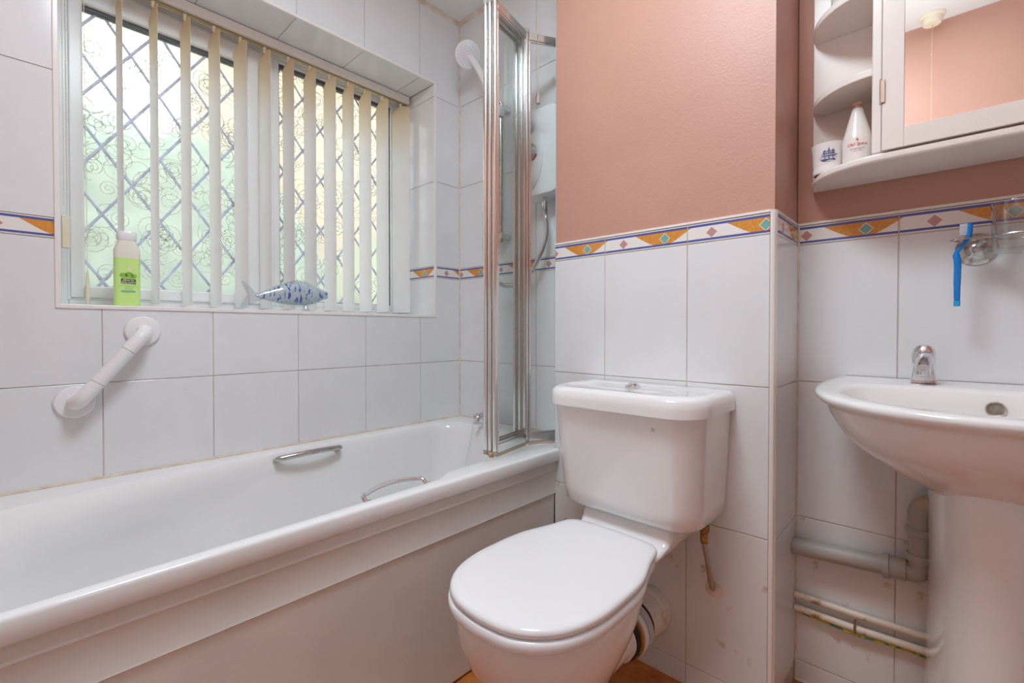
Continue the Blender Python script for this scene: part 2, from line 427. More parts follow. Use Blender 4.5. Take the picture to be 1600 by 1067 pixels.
def clip(rows, z0, z1): return [(max(a, z0), min(b, z1)) for a, b in rows if min(b, z1) - max(a, z0) > 0.006]

GD = 0.0022   # grout lies this far behind the tile faces
# floor and ceiling
shell('floor', MB().box(XW - .1, XR + .1, YB - .1, YR + .1, ZF - 0.05, ZF), FLOORM)
shell('ceiling', MB().box(XW - .1, XR + .1, YB - .1, YR + .1, ZC, ZC + 0.05), CEIL)
# window wall with its opening
wx0, wx1 = -1.93, XW - GD
wb = MB().box(wx0, wx1, YB - .1, OY0 - GD, ZF, ZC).box(wx0, wx1, OY1 + GD, YE + .1, ZF, ZC).box(wx0, wx1, OY0 - GD, OY1 + GD, ZF, OZ0 - GD).box(wx0, wx1, OY0 - GD, OY1 + GD, OZ1 + GD, ZC)
wall_w = shell('wall_window', wb, GROUT)
tr = 0.011
tiles(wall_w, 'x', XW, 1, cols(YB, YE, 0.1541 + 0.0), clip(ROWS, -0.43, ZC), hole=(OY0 - tr, OY1 + tr, OZ0 - tr, OZ1 + tr),
      dado_edges=[(YB, -0.093, 0.17), (-0.093, OY0 - tr, 0.0), (OY1 + tr, YE, 0.03)], back=GD + .0005)
# reveals: sides, head and sill board
rv = [(XW - 0.0075 - TW, XW - 0.0075, 0.0)]
tiles(wall_w, 'y', OY1, -1, [(XW - 0.0075 - TW, XW - 0.003, 0.0)], clip(ROWS, OZ0, OZ1), dado_edges=[(XW - 0.0075 - TW, XW - 0.003, 0.0)], back=GD + .0005)
tiles(wall_w, 'y', OY0, 1, [(XW - 0.0075 - TW, XW - 0.003, 0.0)], clip(ROWS, OZ0, OZ1), dado_edges=[(XW - 0.0075 - TW, XW - 0.003, 0.0)], back=GD + .0005)
tiles(wall_w, 'z', OZ1, -1, [(a, b, 0) for a, b, p in cols(OY0, OY1, 0.1541)], [(XW - 0.0075 - TW, XW - 0.003)], back=GD + .0005)
tiles(wall_w, 'z', OZ0, 1, [(a, b, 0) for a, b, p in cols(OY0, OY1, 0.1541)], [(XW - 0.0075 - TW, XW - 0.003)], back=GD + .0005)
# plastic edge trim round the opening
def ring_trim(name, y0, y1, z0, z1, w, x0, x1, m):
    mb = MB(); v = []
    for x in (x0, x1):
        for e in (0, w):
            v += [(x, y0 - e, z0 - e), (x, y1 + e, z0 - e), (x, y1 + e, z1 + e), (x, y0 - e, z1 + e)]
    fs = []
    for j in range(4):
        k = (j + 1) % 4
        fs += [(8 + j, 8 + k, 12 + k, 12 + j), (4 + j, 4 + k, 12 + k, 12 + j), (j, k, 8 + k, 8 + j)]
    return mb.add(v, fs)
tm = obj('trim_1', ring_trim('t', OY0, OY1, OZ0, OZ1, 0.0115, XW - .004, XW + .0035, UPVC), BEADW, None, smooth=False, bevel=0.0025); tag(tm, kind='structure')
# bath end wall, pier with the toilet wall, basin wall, rear and right walls
wall_e = shell('wall_end', MB().box(XW - .1, XB, YE + GD, YE + .12, ZF, ZC), GROUT)
tiles(wall_e, 'y', YE, -1, cols(XW, XB, -1.1530), clip(ROWS, -0.43, ZC), dado_edges=cols(XW, XB, -1.1530), back=GD + .0005)
PD = 0.004
wall_t = shell('wall_toilet', MB().box(XB + .0026, XP - .004, YT + PD, YR + .1, ZF, ZC), PINK)
gb = obj('grout_bed', MB().box(XB + .0015, XP - .002, YT + GD, YT + .02, ZF, ZD), GROUT, wall_t, smooth=False)
gb = obj('grout_bed', MB().box(XP - .02, XP - GD, YT + .004, YR + .02, ZF, ZD), GROUT, wall_t, smooth=False)
gb = obj('grout_bed', MB().box(XB + GD, XB + .02, YT + .0055, YE + .02, ZF, ZC), GROUT, wall_t, smooth=False)
tiles(wall_t, 'y', YT, -1, cols(XB, XP - .012, -0.749), clip(ROWS, -.885, ZD) + [(ZF, -.885)], dado_edges=cols(XB, XP - .012, -0.749), back=GD + .0005, stain=True)
tiles(wall_t, 'x', XP, 1, [(YT + .008, YR - .002, 0)], clip(ROWS, ZF, ZD), dado_edges=[(YT + .008, YR - .002, 0.03)], back=GD + .0005)
tiles(wall_t, 'x', XB, -1, [(YT + .002, YE - .002, 0)], clip(ROWS, -.43, ZC), dado_edges=[(YT + .002, YE - .002, 0.4)], back=GD + .0005)
wall_b = shell('wall_basin', MB().box(XP - .002, XR + .1, YR + PD, YR + .1, ZF, ZC), PINK)
obj('grout_bed', MB().box(XP, XR, YR + GD, YR + .02, ZF, ZD), GROUT, wall_b, smooth=False)
tiles(wall_b, 'y', YR, -1, cols(XP, XR, -0.0833), clip(ROWS, -.885, ZD) + [(ZF, -.885)], dado_edges=cols(XP, XR, -0.0833), back=GD + .0005, stain=True)
wall_r = shell('wall_rear', MB().box(XW - .1, XR + .1, YB - .1, YB, ZF, ZC), PINK)
wall_s = shell('wall_right', MB().box(XR, XR + .1, YB, YR + .1, ZF, ZC), PINK)
obj('grout_bed', MB().box(XB + .02, XR, YB, YB + .004, ZF, ZD), GROUT, wall_r, smooth=False)
tiles(wall_r, 'y', YB + .0062, 1, cols(-.90, XR, -0.0833), clip(ROWS, ZF, ZD), dado_edges=cols(-.90, XR, -0.0833), back=GD + .0005)
obj('grout_bed', MB().box(XR - .004, XR, YB, YR, ZF, ZD), GROUT, wall_s, smooth=False)
tiles(wall_s, 'x', XR - .0062, -1, cols(YB + .01, YR - .01, 0.154), clip(ROWS, ZF, ZD), dado_edges=cols(YB + .01, YR - .01, 0.154), back=GD + .0005)
# corner bead of the pier, capping trims over the borders, sealant and cove trims
bead = MB(); rr = 0.0125; pr = []
for k in range(9):
    a = R(-90 + 90 * k / 8); pr.append((XP - rr + rr * math.cos(a) + .0008, YT + rr + rr * math.sin(a) - .0008))
pr += [(XP - rr, YT + rr)]
bead.prism(pr, ZF, ZD + 0.006)
tag(obj('trim_2', bead, BEADW), kind='structure')
cap = MB().box(XB, XP - .012, YT - .0005, YT + .01, ZD + .0012, ZD + .0075)
tag(obj('trim_3', cap, BEADW, smooth=False, bevel=.001), kind='structure')
tag(obj('trim_4', MB().box(XP, XR, YR - .0005, YR + .01, ZD + .0012, ZD + .0075), BEADW, smooth=False, bevel=.001), kind='structure')
tag(obj('trim_5', MB().box(XP - .01, XP + .0005, YT + .012, YR, ZD + .0012, ZD + .0075), BEADW, smooth=False, bevel=.001), kind='structure')
def cove(p, q, n, s=0.014):   # small quadrant under the ceiling; n = direction into the room
    mb = MB(); pr2 = [(0, 0), (s, 0)] + [(s * (1 - math.sin(R(a))), -s * (1 - math.cos(R(a)))) for a in (20, 45, 70)] + [(0, -s)]
    return mb.loft([[(c[0] + n[0] * h, c[1] + n[1] * h, ZC + z) for h, z in pr2] for c in (p, q)])
tag(obj('trim_6', cove((XW, YB), (XW, YE), (1, 0)), SEAL), kind='structure')
tag(obj('trim_7', cove((XW, YE), (XB, YE), (0, -1)), SEAL), kind='structure')
sm = MB().tube([(XW + .001, YE - .001, -.40), (XW + .001, YE - .001, ZC - .01)], .0038, 8)
tag(obj('trim_8', sm, SEAL), kind='structure')
sm = MB().tube([(XP + .001, YR - .001, ZF), (XP + .001, YR - .001, ZD)], .003, 8)
tag(obj('trim_9', sm, SEAL), kind='structure')
sm = MB().tube([(XB, YT - .001, ZF + .002), (XP, YT - .001, ZF + .002)], .004, 8).tube([(XP, YR - .001, ZF + .002), (XR, YR - .001, ZF + .002)], .004, 8)
tag(obj('trim_10', sm, SEAL), kind='structure')
sm = MB().tube([(XW + .002, YB, -.3835), (XW + .002, YE, -.3835), (XB, YE - .001, -.3835)], .004, 8)
tag(obj('trim_11', sm, SEAL), kind='structure')

# ------------------------------------------------------------------ window
def frame_ring(mb, y0, y1, z0, z1, w, x0, x1):
    if not isinstance(w, tuple): w = (w, w, w, w)   # left, right, bottom, top
    mb.box(x0, x1, y0, y0 + w[0], z0, z1).box(x0, x1, y1 - w[1], y1, z0, z1)
    mb.box(x0, x1, y0 + w[0], y1 - w[1], z0, z0 + w[2]).box(x0, x1, y0 + w[0], y1 - w[1], z1 - w[3], z1)
    return mb
XG = -1.885
win = thing('window_1', None, None, ((XG), 0.65, OZ0)); tag(win, kind='structure')
fm = MB(); frame_ring(fm, OY0, OY1, OZ0, OZ1, (.028, .030, .026, .022), -1.925, -1.858)
obj('frame', fm, UPVC, win, smooth=False, bevel=.003)
obj('mullion', MB().box(-1.925, -1.858, .632, .672, OZ0 + .026, OZ1 - .022), UPVC, win, smooth=False, bevel=.003)
L = (.110, .628, .096, 1.020)     # opening casement
fm = MB(); frame_ring(fm, *L, (.030, .046, .034, .058), -1.905, -1.850)
obj('sash', fm, UPVC, win, smooth=False, bevel=.004)
fm = MB(); frame_ring(fm, .104, .634, .090, 1.027, .010, -1.90, -1.856); frame_ring(fm, .136, .587, .126, .966, .006, -1.895, -1.8535)
obj('glazing_bead', fm, UPVC, win, smooth=False, bevel=.002)
fm = MB(); frame_ring(fm, .672, OY1 - .03, OZ0 + .026, OZ1 - .022, (.022, .018, .022, .010), -1.90, -1.862)
obj('glazing_bead', fm, UPVC, win, smooth=False, bevel=.003)
fm = MB(); frame_ring(fm, .140, .582, .130, .962, (.0015, .006, .0025, .012), -1.893, -1.868); frame_ring(fm, .694, 1.180, .114, 1.018, (.003, .003, .0025, .012), -1.893, -1.870)
obj('gasket', fm, GASKET, win, smooth=False)
def spirals(mb, y0, y1, z0, z1, n, rng):
    for _ in range(n):
        cy, cz = rng.uniform(y0, y1), rng.uniform(z0, z1); rr0 = rng.uniform(.018, .046); turns = rng.uniform(.9, 2.4); a0 = rng.uniform(0, 6.28); sg = rng.choice((-1, 1))
        ex = rng.uniform(.2, .9); pts = []
        N = int(14 * turns + 8)
        for k in range(N + 1):
            t = k / N; r = rr0 * (1 - t) ** .9 + .0025
            a = a0 + sg * turns * 6.28 * t
            pts.append((cy + r * math.cos(a), cz + r * math.sin(a)))
        ta = a0 - sg * 1.57; lead_in = []
        for k in range(6, 0, -1):      # a loose tail
            t = k / 6; b = ta + sg * ex * t * -1.2
            lead_in.append((pts[0][0] + .04 * t * math.cos(b), pts[0][1] + .04 * t * math.sin(b)))
        pts = lead_in + pts
        pts = [p for p in pts if y0 < p[0] < y1 and z0 < p[1] < z1]
        if len(pts) > 4: mb.tube([(XG + .0022, p[0], p[1]) for p in pts], .0016, 4, caps=False)
    return mb
def pane(y0, y1, z0, z1, ly, lz, n, seed):
    gp = obj('glass_pane', MB().box(XG - .002, XG + .002, y0, y1, z0, z1), OBSC, win, smooth=False)
    tag(obj('embossed_swirls', spirals(MB(), y0 + .003, y1 - .003, z0 + .003, z1 - .003, n, random.Random(seed)), SWIRL, gp), kind='stuff')
    hw, hh = .0716, .102
    # diagonals through the lattice point (ly, lz)
    for sgn in (1, -1):
        sl = sgn * hh / hw
        for k in range(-14, 15):
            c = lz - sl * ly + 2 * hh * k
            pts = []
            ya, yb = y0 + .001, y1 - .001
            za, zb = sl * ya + c, sl * yb + c
            t0, t1 = 0.0, 1.0
            lo, hi = z0 + .001, z1 - .001
            d = zb - za
            ta, tb = (lo - za) / d, (hi - za) / d
            if ta > tb: ta, tb = tb, ta
            t0, t1 = max(0, ta), min(1, tb)
            if t1 - t0 < .03: continue
            p = Vector((0, ya + (yb - ya) * t0, za + d * t0)); q = Vector((0, ya + (yb - ya) * t1, za + d * t1))
            u = (q - p).normalized(); nn = Vector((0, -u.z, u.y)) * .0042
            x0, x1 = XG + .002, XG + .0042 + (.0004 if sgn > 0 else 0)
            mb = MB().loft([[(x0, *(p + nn).yz), (x1, *(p + nn * .55).yz), (x1, *(p - nn * .55).yz), (x0, *(p - nn).yz)], [(x0, *(q + nn).yz), (x1, *(q + nn * .55).yz), (x1, *(q - nn * .55).yz), (x0, *(q - nn).yz)]])
            obj('lead_strip', mb, LEAD, gp, smooth=False)
pane(.136, .590, .128, .966, .2558, .8647, 120, 3)
pane(.690, 1.184, .112, 1.020, .7900, .9200, 125, 5)

# what stands outside
hb = MB(); rng = random.Random(2)
bm = bmesh.new(); bmesh.ops.create_icosphere(bm, subdivisions=4, radius=1.0)
from mathutils import noise as mnoise
vs = []
for v in bm.verts:
    d = 1 + .16 * mnoise.noise(v.co * 2.3) + .10 * mnoise.noise(v.co * 6.0) + .05 * mnoise.noise(v.co * 15)
    vs.append((-4.3 + v.co.x * d * .8, .60 + v.co.y * d * 1.45, .05 + max(v.co.z * d * 1.40, -.99)))
fs = [tuple(q.index for q in f.verts) for f in bm.faces]; bm.free()
hb.add(vs, fs)
LEAFM = mat('garden_foliage', (0.27, 0.34, 0.25), 0.7, col2=(0.13, 0.22, 0.16), scale=9, bump=0.6, bscale=30)
tag(obj('garden_shrub', hb, LEAFM), 'rounded green garden shrub seen blurred through the left window pane', 'shrub')
hb = MB().add([(x - 1.1 + .1 * math.sin(5 * z), y * .9 + 3.25, (z - .05) * .95 + .02) for x, y, z in vs], fs)
tag(obj('garden_shrub', hb, mat('yellow_green_foliage', (0.38, 0.40, 0.24), 0.7, col2=(0.26, 0.31, 0.18), scale=9, bump=0.6, bscale=30)), 'yellow-green garden shrub seen blurred through the right window pane', 'shrub')
BRICKM = mat('peach_brick', (0.60, 0.45, 0.31), 0.9, col2=(0.52, 0.37, 0.25), scale=5)
gw = MB().box(-7.2, -6.9, 1.5, 9.5, -.94, 4.6)
tag(obj('garden_wall', gw, BRICKM), 'pale peach masonry wall beyond the garden, blurred by the window', 'wall', kind='structure')
tag(obj('ground_outside', MB().box(-14, -1.95, -9, 12, -1.1, -.945), mat('pale_patio', (0.62, 0.50, 0.42), .9, var=.2, scale=3)), kind='structure')

# ------------------------------------------------------------------ vertical blind
bl = thing('vertical_blind', 'cream vertical blind with open fabric slats hanging in the window recess', 'blind', (-1.79, .65, 1.0))
obj('headrail', MB().box(-1.815, -1.770, .088, 1.221, 1.018, 1.048), BEADW, bl, smooth=False, bevel=.003)
obj('track', MB().box(-1.800, -1.785, .090, 1.215, 1.0125, 1.0185), mat('tarnished_track', (.42, .34, .20), .4, metal=.6), bl, smooth=False)
SL = [(.2149, .2186), (.2954, .3011), (.376, .3844), (.4557, .4661), (.5316, .5466), (.6131, .6228), (.696, .7022), (.775, .7826), (.8542, .8609), (.933, .9361), (1.0078, 1.013), (1.0901, 1.0947), (1.1709, 1.2016)]
slat_o = None
for i, (yf, yn) in enumerate(SL):
    ym = (yf + yn) / 2
    holder = MB().box(-1.796, -1.786, ym - .004, ym + .004, 1.000, 1.013).tube([(-1.791, ym, .994), (-1.791, ym, 1.002)], .0035, 8)
    obj('hanger', holder, CREAMP, bl, smooth=False)
    mb = MB(); n = 6; ringsA = []
    zt = [.972, .990, 1.000, 1.003, 1.000, .994, .985]
    zb = .080
    pts = []
    for k in range(n + 1):
        t = k / n; x = -1.835 + .09 * t; y = yf + (yn - yf) * t + .0022 * math.sin(math.pi * t)
        pts.append((x, y, zt[k]))
    d = Vector((.09, yn - yf, 0)).normalized(); nn = Vector((-d.y, d.x, 0)) * .0005
    v = []; f = []
    rows = 10
    for side in (1, -1):
        for x, y, z in pts:
            for r_ in range(rows + 1):
                zz = zb + (z - zb) * r_ / rows
                v.append((x + nn.x * side, y + nn.y * side, zz))
    m_ = rows + 1; tot = (n + 1) * m_
    for k in range(n):
        for r_ in range(rows):
            a = k * m_ + r_
            f += [(a, a + m_, a + m_ + 1, a + 1), (tot + a + 1, tot + a + m_ + 1, tot + a + m_, tot + a)]
    for k in range(n):
        a = k * m_; f += [(a, a + m_, tot + a + m_, tot + a), (a + rows, tot + a + rows, tot + a + m_ + rows, a + m_ + rows)]
    for r_ in range(rows):
        f += [(r_, r_ + 1, tot + r_ + 1, tot + r_), (n * m_ + r_, tot + n * m_ + r_, tot + n * m_ + r_ + 1, n * m_ + r_ + 1)]
    mb.add(v, f)
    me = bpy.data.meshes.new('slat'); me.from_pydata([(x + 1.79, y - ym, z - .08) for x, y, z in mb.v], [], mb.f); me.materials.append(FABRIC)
    me.polygons.foreach_set('use_smooth', [True] * len(me.polygons)); me.set_sharp_from_angle(angle=R(50))
    so = link('slat', me, bl, Vector((-1.79, ym, .08 + H)) - bl.location)
# chains linking the slat bottoms, control chain and cord weight
for xs in (-1.745, -1.835):
    ch = MB()
    for i in range(len(SL) - 1):
        a = SL[i][1] if xs > -1.79 else SL[i][0]; b = SL[i + 1][1] if xs > -1.79 else SL[i + 1][0]
        for k in range(9):
            t = (k + .5) / 9; y = a + (b - a) * t; z = .100 - .016 * math.sin(math.pi * t)
            ch.lathe([(0, -.0013), (.0013, 0), (0, .0013)], (xs, y, z), seg=5, caps=False)
    tag(obj('bottom_chain', ch, CREAMP, bl), kind='stuff')
ch = MB()
for yy in (.094, .101):
    for k in range(150):
        ch.lathe([(0, -.0018), (.0018, 0), (0, .0018)], (-1.765, yy, 1.015 - k * .0045), seg=5, caps=False)
tag(obj('control_chain', ch, CREAMP, bl), kind='stuff')
obj('cord_weight', MB().box(-1.770, -1.755, .088, .105, .225, .315), CREAMP, bl, smooth=False, bevel=.003)
obj('cord_pendant', MB().lathe([(.001, .10), (.0035, .085), (.006, .02), (.004, 0)], (-1.80, .143, .075), seg=12).tube([(-1.80, .143, .17), (-1.80, .141, 1.012)], .0009, 5), CREAMP, bl)

# ------------------------------------------------------------------ bath
bt = thing('bathtub', 'long white acrylic bathtub built in below the window', 'bathtub', (-1.25, .5, ZF))
ZR = -.385
tb = MB()
def bath_ring(x0, x1, y0, y1, z, rh, rn=(.06, .06), rf=(.10, .10), jog=0.0, n=9):
    pts = rrect(x0, x1, y0, y1, [rh, rn, rf, rf], n)
    # densify the long sides
    out = []
    for i, p in enumerate(pts):
        q = pts[(i + 1) % len(pts)]; out.append(p)
        if (i + 1) % (n + 1) == 0:
            for k in range(1, 24): out.append((p[0] + (q[0] - p[0]) * k / 24, p[1] + (q[1] - p[1]) * k / 24))
    res = []
    for x, y in out:
        if x > (x0 + x1) / 2 and jog:
            t = min(max((y - .762) / .045, 0), 1); t = t * t * (3 - 2 * t)
            x = min(x, x1 - jog * t - .018 * min(max(y, 0), 1))
        if x < (x0 + x1) / 2:
            ys = .72 + (z - ZR) * 3.0
            x += .055 * max(0, min(ys, .72) - y) * min(max((ZR - .004 - z) / .05, 0), 1)
        res.append((x, y, z))
    return res
yH = YB + .10
ringsB = [
    bath_ring(-1.555, -.938, yH, 1.285, ZR, (.20, .90), jog=.034),
    bath_ring(-1.549, -.943, yH + .006, 1.279, ZR - .0015, (.20, .90), jog=.034),
    bath_ring(-1.543, -.951, yH + .014, 1.271, ZR - .008, (.20, .88), jog=.032),
    bath_ring(-1.538, -.958, yH + .022, 1.264, ZR - .022, (.20, .84), jog=.030),
    bath_ring(-1.533, -.965, yH + .045, 1.256, ZR - .055, (.21, .72), jog=.026),
    bath_ring(-1.528, -.975, yH + .11, 1.245, ZR - .13, (.20, .46), jog=.02),
    bath_ring(-1.520, -.985, yH + .20, 1.232, ZR - .22, (.18, .24), jog=.01),
    bath_ring(-1.508, -.998, yH + .28, 1.215, ZR - .30, (.16, .18)),
    bath_ring(-1.485, -1.02, yH + .34, 1.19, ZR - .345, (.14, .15)),
    bath_ring(-1.44, -1.06, yH + .40, 1.15, ZR - .362, (.11, .12)),
]
tb.loft(ringsB, cap0=False, cap1=True)
# deck: filled between the opening and the outer edge
bm = bmesh.new()
inner = [bm.verts.new(p) for p in ringsB[0]]
out_xy = [(XW + .002, YB + .002), (-.9235, YB + .002), (-.9235, YT - .004), (XB - .003, YT - .004), (XB - .003, YE - .002), (XW + .002, YE - .002)]
outer = [bm.verts.new((x, y, ZR)) for x, y in out_xy]
es = [bm.edges.new((inner[i], inner[(i + 1) % len(inner)])) for i in range(len(inner))] + [bm.edges.new((outer[i], outer[(i + 1) % 6])) for i in range(6)]
bmesh.ops.triangle_fill(bm, use_beauty=True, edges=es)
bm.verts.index_update()
tb.add([v.co[:] for v in bm.verts], [tuple(v.index for v in f.verts) for f in bm.faces]); bm.free()
n0 = len(tb.v)
def lip_ring(e, z): return [(x + (e if abs(x + .9235) < 1e-6 else 0), y, z) for x, y in out_xy]
tb.loft([lip_ring(0, ZR), lip_ring(.003, ZR - .0008), lip_ring(.0055, ZR - .003), lip_ring(.0065, ZR - .007), lip_ring(.0065, ZR - .036), lip_ring(.004, ZR - .040), lip_ring(-.01, ZR - .040)], cap0=False, cap1=False)
to = obj('tub', tb, ACRYL, bt, ang=40)
me = to.data; bm = bmesh.new(); bm.from_mesh(me); bmesh.ops.remove_doubles(bm, verts=bm.verts, dist=1e-5); bmesh.ops.recalc_face_normals(bm, faces=bm.faces); bm.to_mesh(me); bm.free()
me.polygons.foreach_set('use_smooth', [True] * len(me.polygons)); me.set_sharp_from_angle(angle=R(75))
# chrome hand grips
def grip(name, p, q, rise, m=CHROME, r=.0075):
    p, q, rise = Vector(p), Vector(q), Vector(rise); pts = [p]
    for k in range(0, 13):
        t = k / 12; pts.append(p.lerp(q, t) + rise * (math.sin(math.pi * (0.12 + .76 * t)) ** .5))
    pts.append(q)
    mb = MB().tube(spline(pts, 3), r, 12, flat=1.0)
    for c in (p, q): mb.lathe([(.013, -.002), (.013, .003), (.010, .006)], c, rise, seg=16)
    return obj(name, mb, m, bt)
grip('grip_handle', (-1.541, .555, -.412), (-1.541, .757, -.412), (.042, 0, .018), DULLCH, .0085)
grip('grip_handle', (-.985, .560, -.408), (-.991, .735, -.408), (-.038, 0, .022), CHROME, .006)
# panel
pn = MB(); prof = [(-.938, -.4255), (-.930, -.4265), (-.9305, -.452), (-.9290, -.456), (-.9310, -.460), (-.9335, -.470), (-.9345, -.529), (-.9335, -.5325), (-.9375, -.536), (-.9385, -.545), (-.946, -.930), (-.950, -.937), (-.960, -.937)]
pn.loft([[(x, y, z) for x, z in prof] for y in (YB + .004, YT - .001)], closed=False, cap0=False, cap1=False)
pn.add([(x, YT - .001, z) for x, z in prof], [tuple(range(len(prof)))])
obj('front_panel', pn, PANEL, bt, ang=20)['label'] = 'off-white moulded plastic front panel'

# ------------------------------------------------------------------ bath tap with plug chain
tp = thing('bath_tap', 'chrome bath tap on the far end of the bathtub behind the shower screen', 'tap', (-1.335, 1.322, ZR))
mb = MB().lathe([(.022, 0), (.022, .006), (.012, .010), (.011, .045), (.015, .050), (.015, .062), (.008, .066)], (-1.335, 1.322, ZR), seg=20)
mb.tube(spline([(-1.335, 1.318, ZR + .045), (-1.335, 1.27, ZR + .056), (-1.335, 1.235, ZR + .046), (-1.335, 1.228, ZR + .028)], 5), .009, 12)
obj('body', mb, CHROME, tp)
mb = MB().tube([(-1.335, 1.322, ZR + .058), (-1.405, 1.300, ZR + .030)], [.010, .009], 12).lathe([(.014, 0), (.017, .005), (.017, .016), (.012, .022)], (-1.405, 1.300, ZR + .030), (-.9, -.3, -.2), seg=8)
obj('handle', mb, CHROME, tp)
ch = MB()
for k in range(60):
    t = k / 59; ch.lathe([(0, -.0018), (.0018, 0), (0, .0018)], (-1.395 + .02 * t, 1.262 - .07 * t, ZR + .010 - .20 * t), seg=5, caps=False)
tag(obj('plug_chain', ch, CHROME, tp), kind='stuff')

# ------------------------------------------------------------------ folding shower screen
sc = thing('shower_screen', 'folding glass shower screen with shiny metal posts on the bath rim', 'shower screen', (-1.02, 1.1, ZR))
ZT, ZB = .996, -.376
posts = {'a': (-.993, .988), 'b': (-1.0125, .986), 'c': (-1.0285, .983), 'f': (-1.028, 1.170), 'g': (-1.046, 1.166), 'h': (-1.063, 1.160), 'w': (-.9465, 1.315)}
def post(p, r=.0072):
    x, y = p
    po = obj('post', MB().lathe([(r, 0), (r, ZT - ZB - .02)], (x, y, ZB + .01), seg=20), ALU, sc)
    obj('cap', MB().lathe([(r * 1.12, 0), (r * 1.12, .013), (r * .8, .017), (r * .75, .019)], (x, y, ZT - .010), seg=16), CAPG, po)
    obj('cap', MB().lathe([(r * .95, 0), (r * 1.1, .003), (r * 1.1, .014)], (x, y, ZB - .003), seg=16), CAPG, po)
for k in posts: post(posts[k], .0082 if k in 'af' else .0072)
def fold(a, b):
    a, b = Vector((*posts[a], 0)), Vector((*posts[b], 0)); u = (b - a).normalized(); nrm = Vector((-u.y, u.x, 0)); a2, b2 = a + u * .008, b - u * .008
    def slab(z0, z1, t, p=a2, q=b2, off=0):
        o_ = nrm * off
        c = [p + nrm * t + o_, q + nrm * t + o_, q - nrm * t + o_, p - nrm * t + o_]
        return [[(v.x, v.y, z0) for v in c], [(v.x, v.y, z1) for v in c]]
    obj('glass', MB().loft(slab(ZB + .022, ZT - .022, .0018)), GLASS, sc, smooth=False)
    rb = MB().loft(slab(ZB + .004, ZB + .030, .006)).loft(slab(ZB + .030, ZB + .036, .0035)); obj('bottom_rail', rb, ALU, sc, smooth=False, bevel=.0015)
    rt = MB().loft(slab(ZT - .030, ZT - .006, .006)).loft(slab(ZT - .036, ZT - .030, .0035)); obj('top_rail', rt, ALU, sc, smooth=False, bevel=.0015)
    s1 = MB().loft(slab(ZB + .034, ZT - .034, .005, a2, a2 + u * .007)).loft(slab(ZB + .034, ZT - .034, .005, b2 - u * .007, b2)); obj('stile', s1, ALU, sc, smooth=False, bevel=.001)
    obj('bottom_seal', MB().loft(slab(ZR + .001, ZB + .004, .0035)), mat('beige_seal', (.50, .42, .33), .5), sc, smooth=False)
fold('a', 'f'); fold('b', 'g'); fold('c', 'h'); fold('f', 'w')
obj('hinge_block', MB().lathe([(.007, 0), (.010, .004), (.010, .012), (.006, .014)], (-1.003, .982, ZR + .001), seg=8), mat('rust_stained_hinge', (.62, .45, .28), .4, col2=(.35, .16, .05), scale=90), sc)
obj('wall_channel', MB().box(-.9535, XB - .001, 1.300, 1.330, ZB + .004, ZT - .008), ALU, sc, smooth=False, bevel=.002)

# ------------------------------------------------------------------ electric shower unit, riser, head and hose
su = thing('shower_unit', 'white electric shower box with two dials on the end wall', 'shower unit', (-1.06, YE, .49))
ux0, ux1, uz0, uz1, uy = -1.176, -.985, .487, .800, 1.287
def rbox_y(x0, x1, z0, z1, y0, y1, r, n=6, inset=.012):
    o1 = rrect(x0, x1, z0, z1, r, n); o2 = rrect(x0 + inset, x1 - inset, z0 + inset, z1 - inset, r, n); o3 = rrect(x0 + inset * .3, x1 - inset * .3, z0 + inset * .3, z1 - inset * .3, r, n)
    return MB().loft([[(x, y1, z) for x, z in o1], [(x, y0 + inset, z) for x, z in o1], [(x, y0 + inset * .3, z) for x, z in o3], [(x, y0, z) for x, z in o2]])
obj('casing', rbox_y(ux0, ux1, uz0, uz1, uy, YE - .001, .03), WHITEP, su)
ov = MB(); cxo, czo = -1.118, .655
def oval(a, b, y, n=40): return [(cxo + a * math.cos(2 * math.pi * k / n), y, czo + b * math.sin(2 * math.pi * k / n)) for k in range(n)]
ov.loft([oval(.070, .148, uy + .004), oval(.070, .148, uy - .004), oval(.064, .140, uy - .012), oval(.050, .125, uy - .016)])
obj('control_panel', ov, mat('pale_grey_plastic', (.76, .76, .78), .2), su)
for zz, r in ((.728, .021), (.640, .028)):
    dl = obj('dial', MB().lathe([(r, 0), (r, .004), (r * .86, .007), (r * .80, .016), (r * .6, .019)], (-1.099, uy - .014, zz), (0, -1, 0), seg=28), mat('dial_grey', (.58, .58, .61), .2), su)
    obj('dial_ring', MB().lathe([(r * 1.14, 0), (r * 1.12, .006), (r * 1.0, .006), (r * 1.0, 0)], (-1.099, uy - .0145, zz), (0, -1, 0), seg=32, caps=False), CHROME, dl)
mk = MB(); 
for k in range(8):
    a0, a1 = R(-70 + k * 6), R(-70 + (k + 1) * 6)
    mk.add([(-1.099 + q * math.cos(a), uy - .0166, .640 + q * math.sin(a)) for q in (.032, .036) for a in (a0, a1)], [(0, 1, 3, 2)])
obj('temperature_mark', mk, INKR, su, smooth=False)
obj('neon_lens', MB().box(-1.100, -1.094, uy - .0175, uy - .014, .765, .768), INKDG, su, smooth=False)
obj('hose_union', MB().lathe([(.0105, 0), (.0105, .020), (.009, .026), (.009, .04)], (-1.075, 1.325, uz0 - .035), seg=20), CHROME, su)
rs = thing('shower_riser', 'chrome riser rail with white hand shower holder on end wall', 'shower rail', (-1.300, YE, .36))
obj('rail', MB().tube([(-1.300, 1.325, .352), (-1.300, 1.325, .905)], .010, 16), DULLCH, rs)
for zz in (.375, .885):
    obj('bracket', MB().box(-1.316, -1.284, 1.312, YE - .001, zz - .012, zz + .012), mat('chromed_plastic', (.7, .7, .7), .25, metal=.6), rs, smooth=False, bevel=.004)
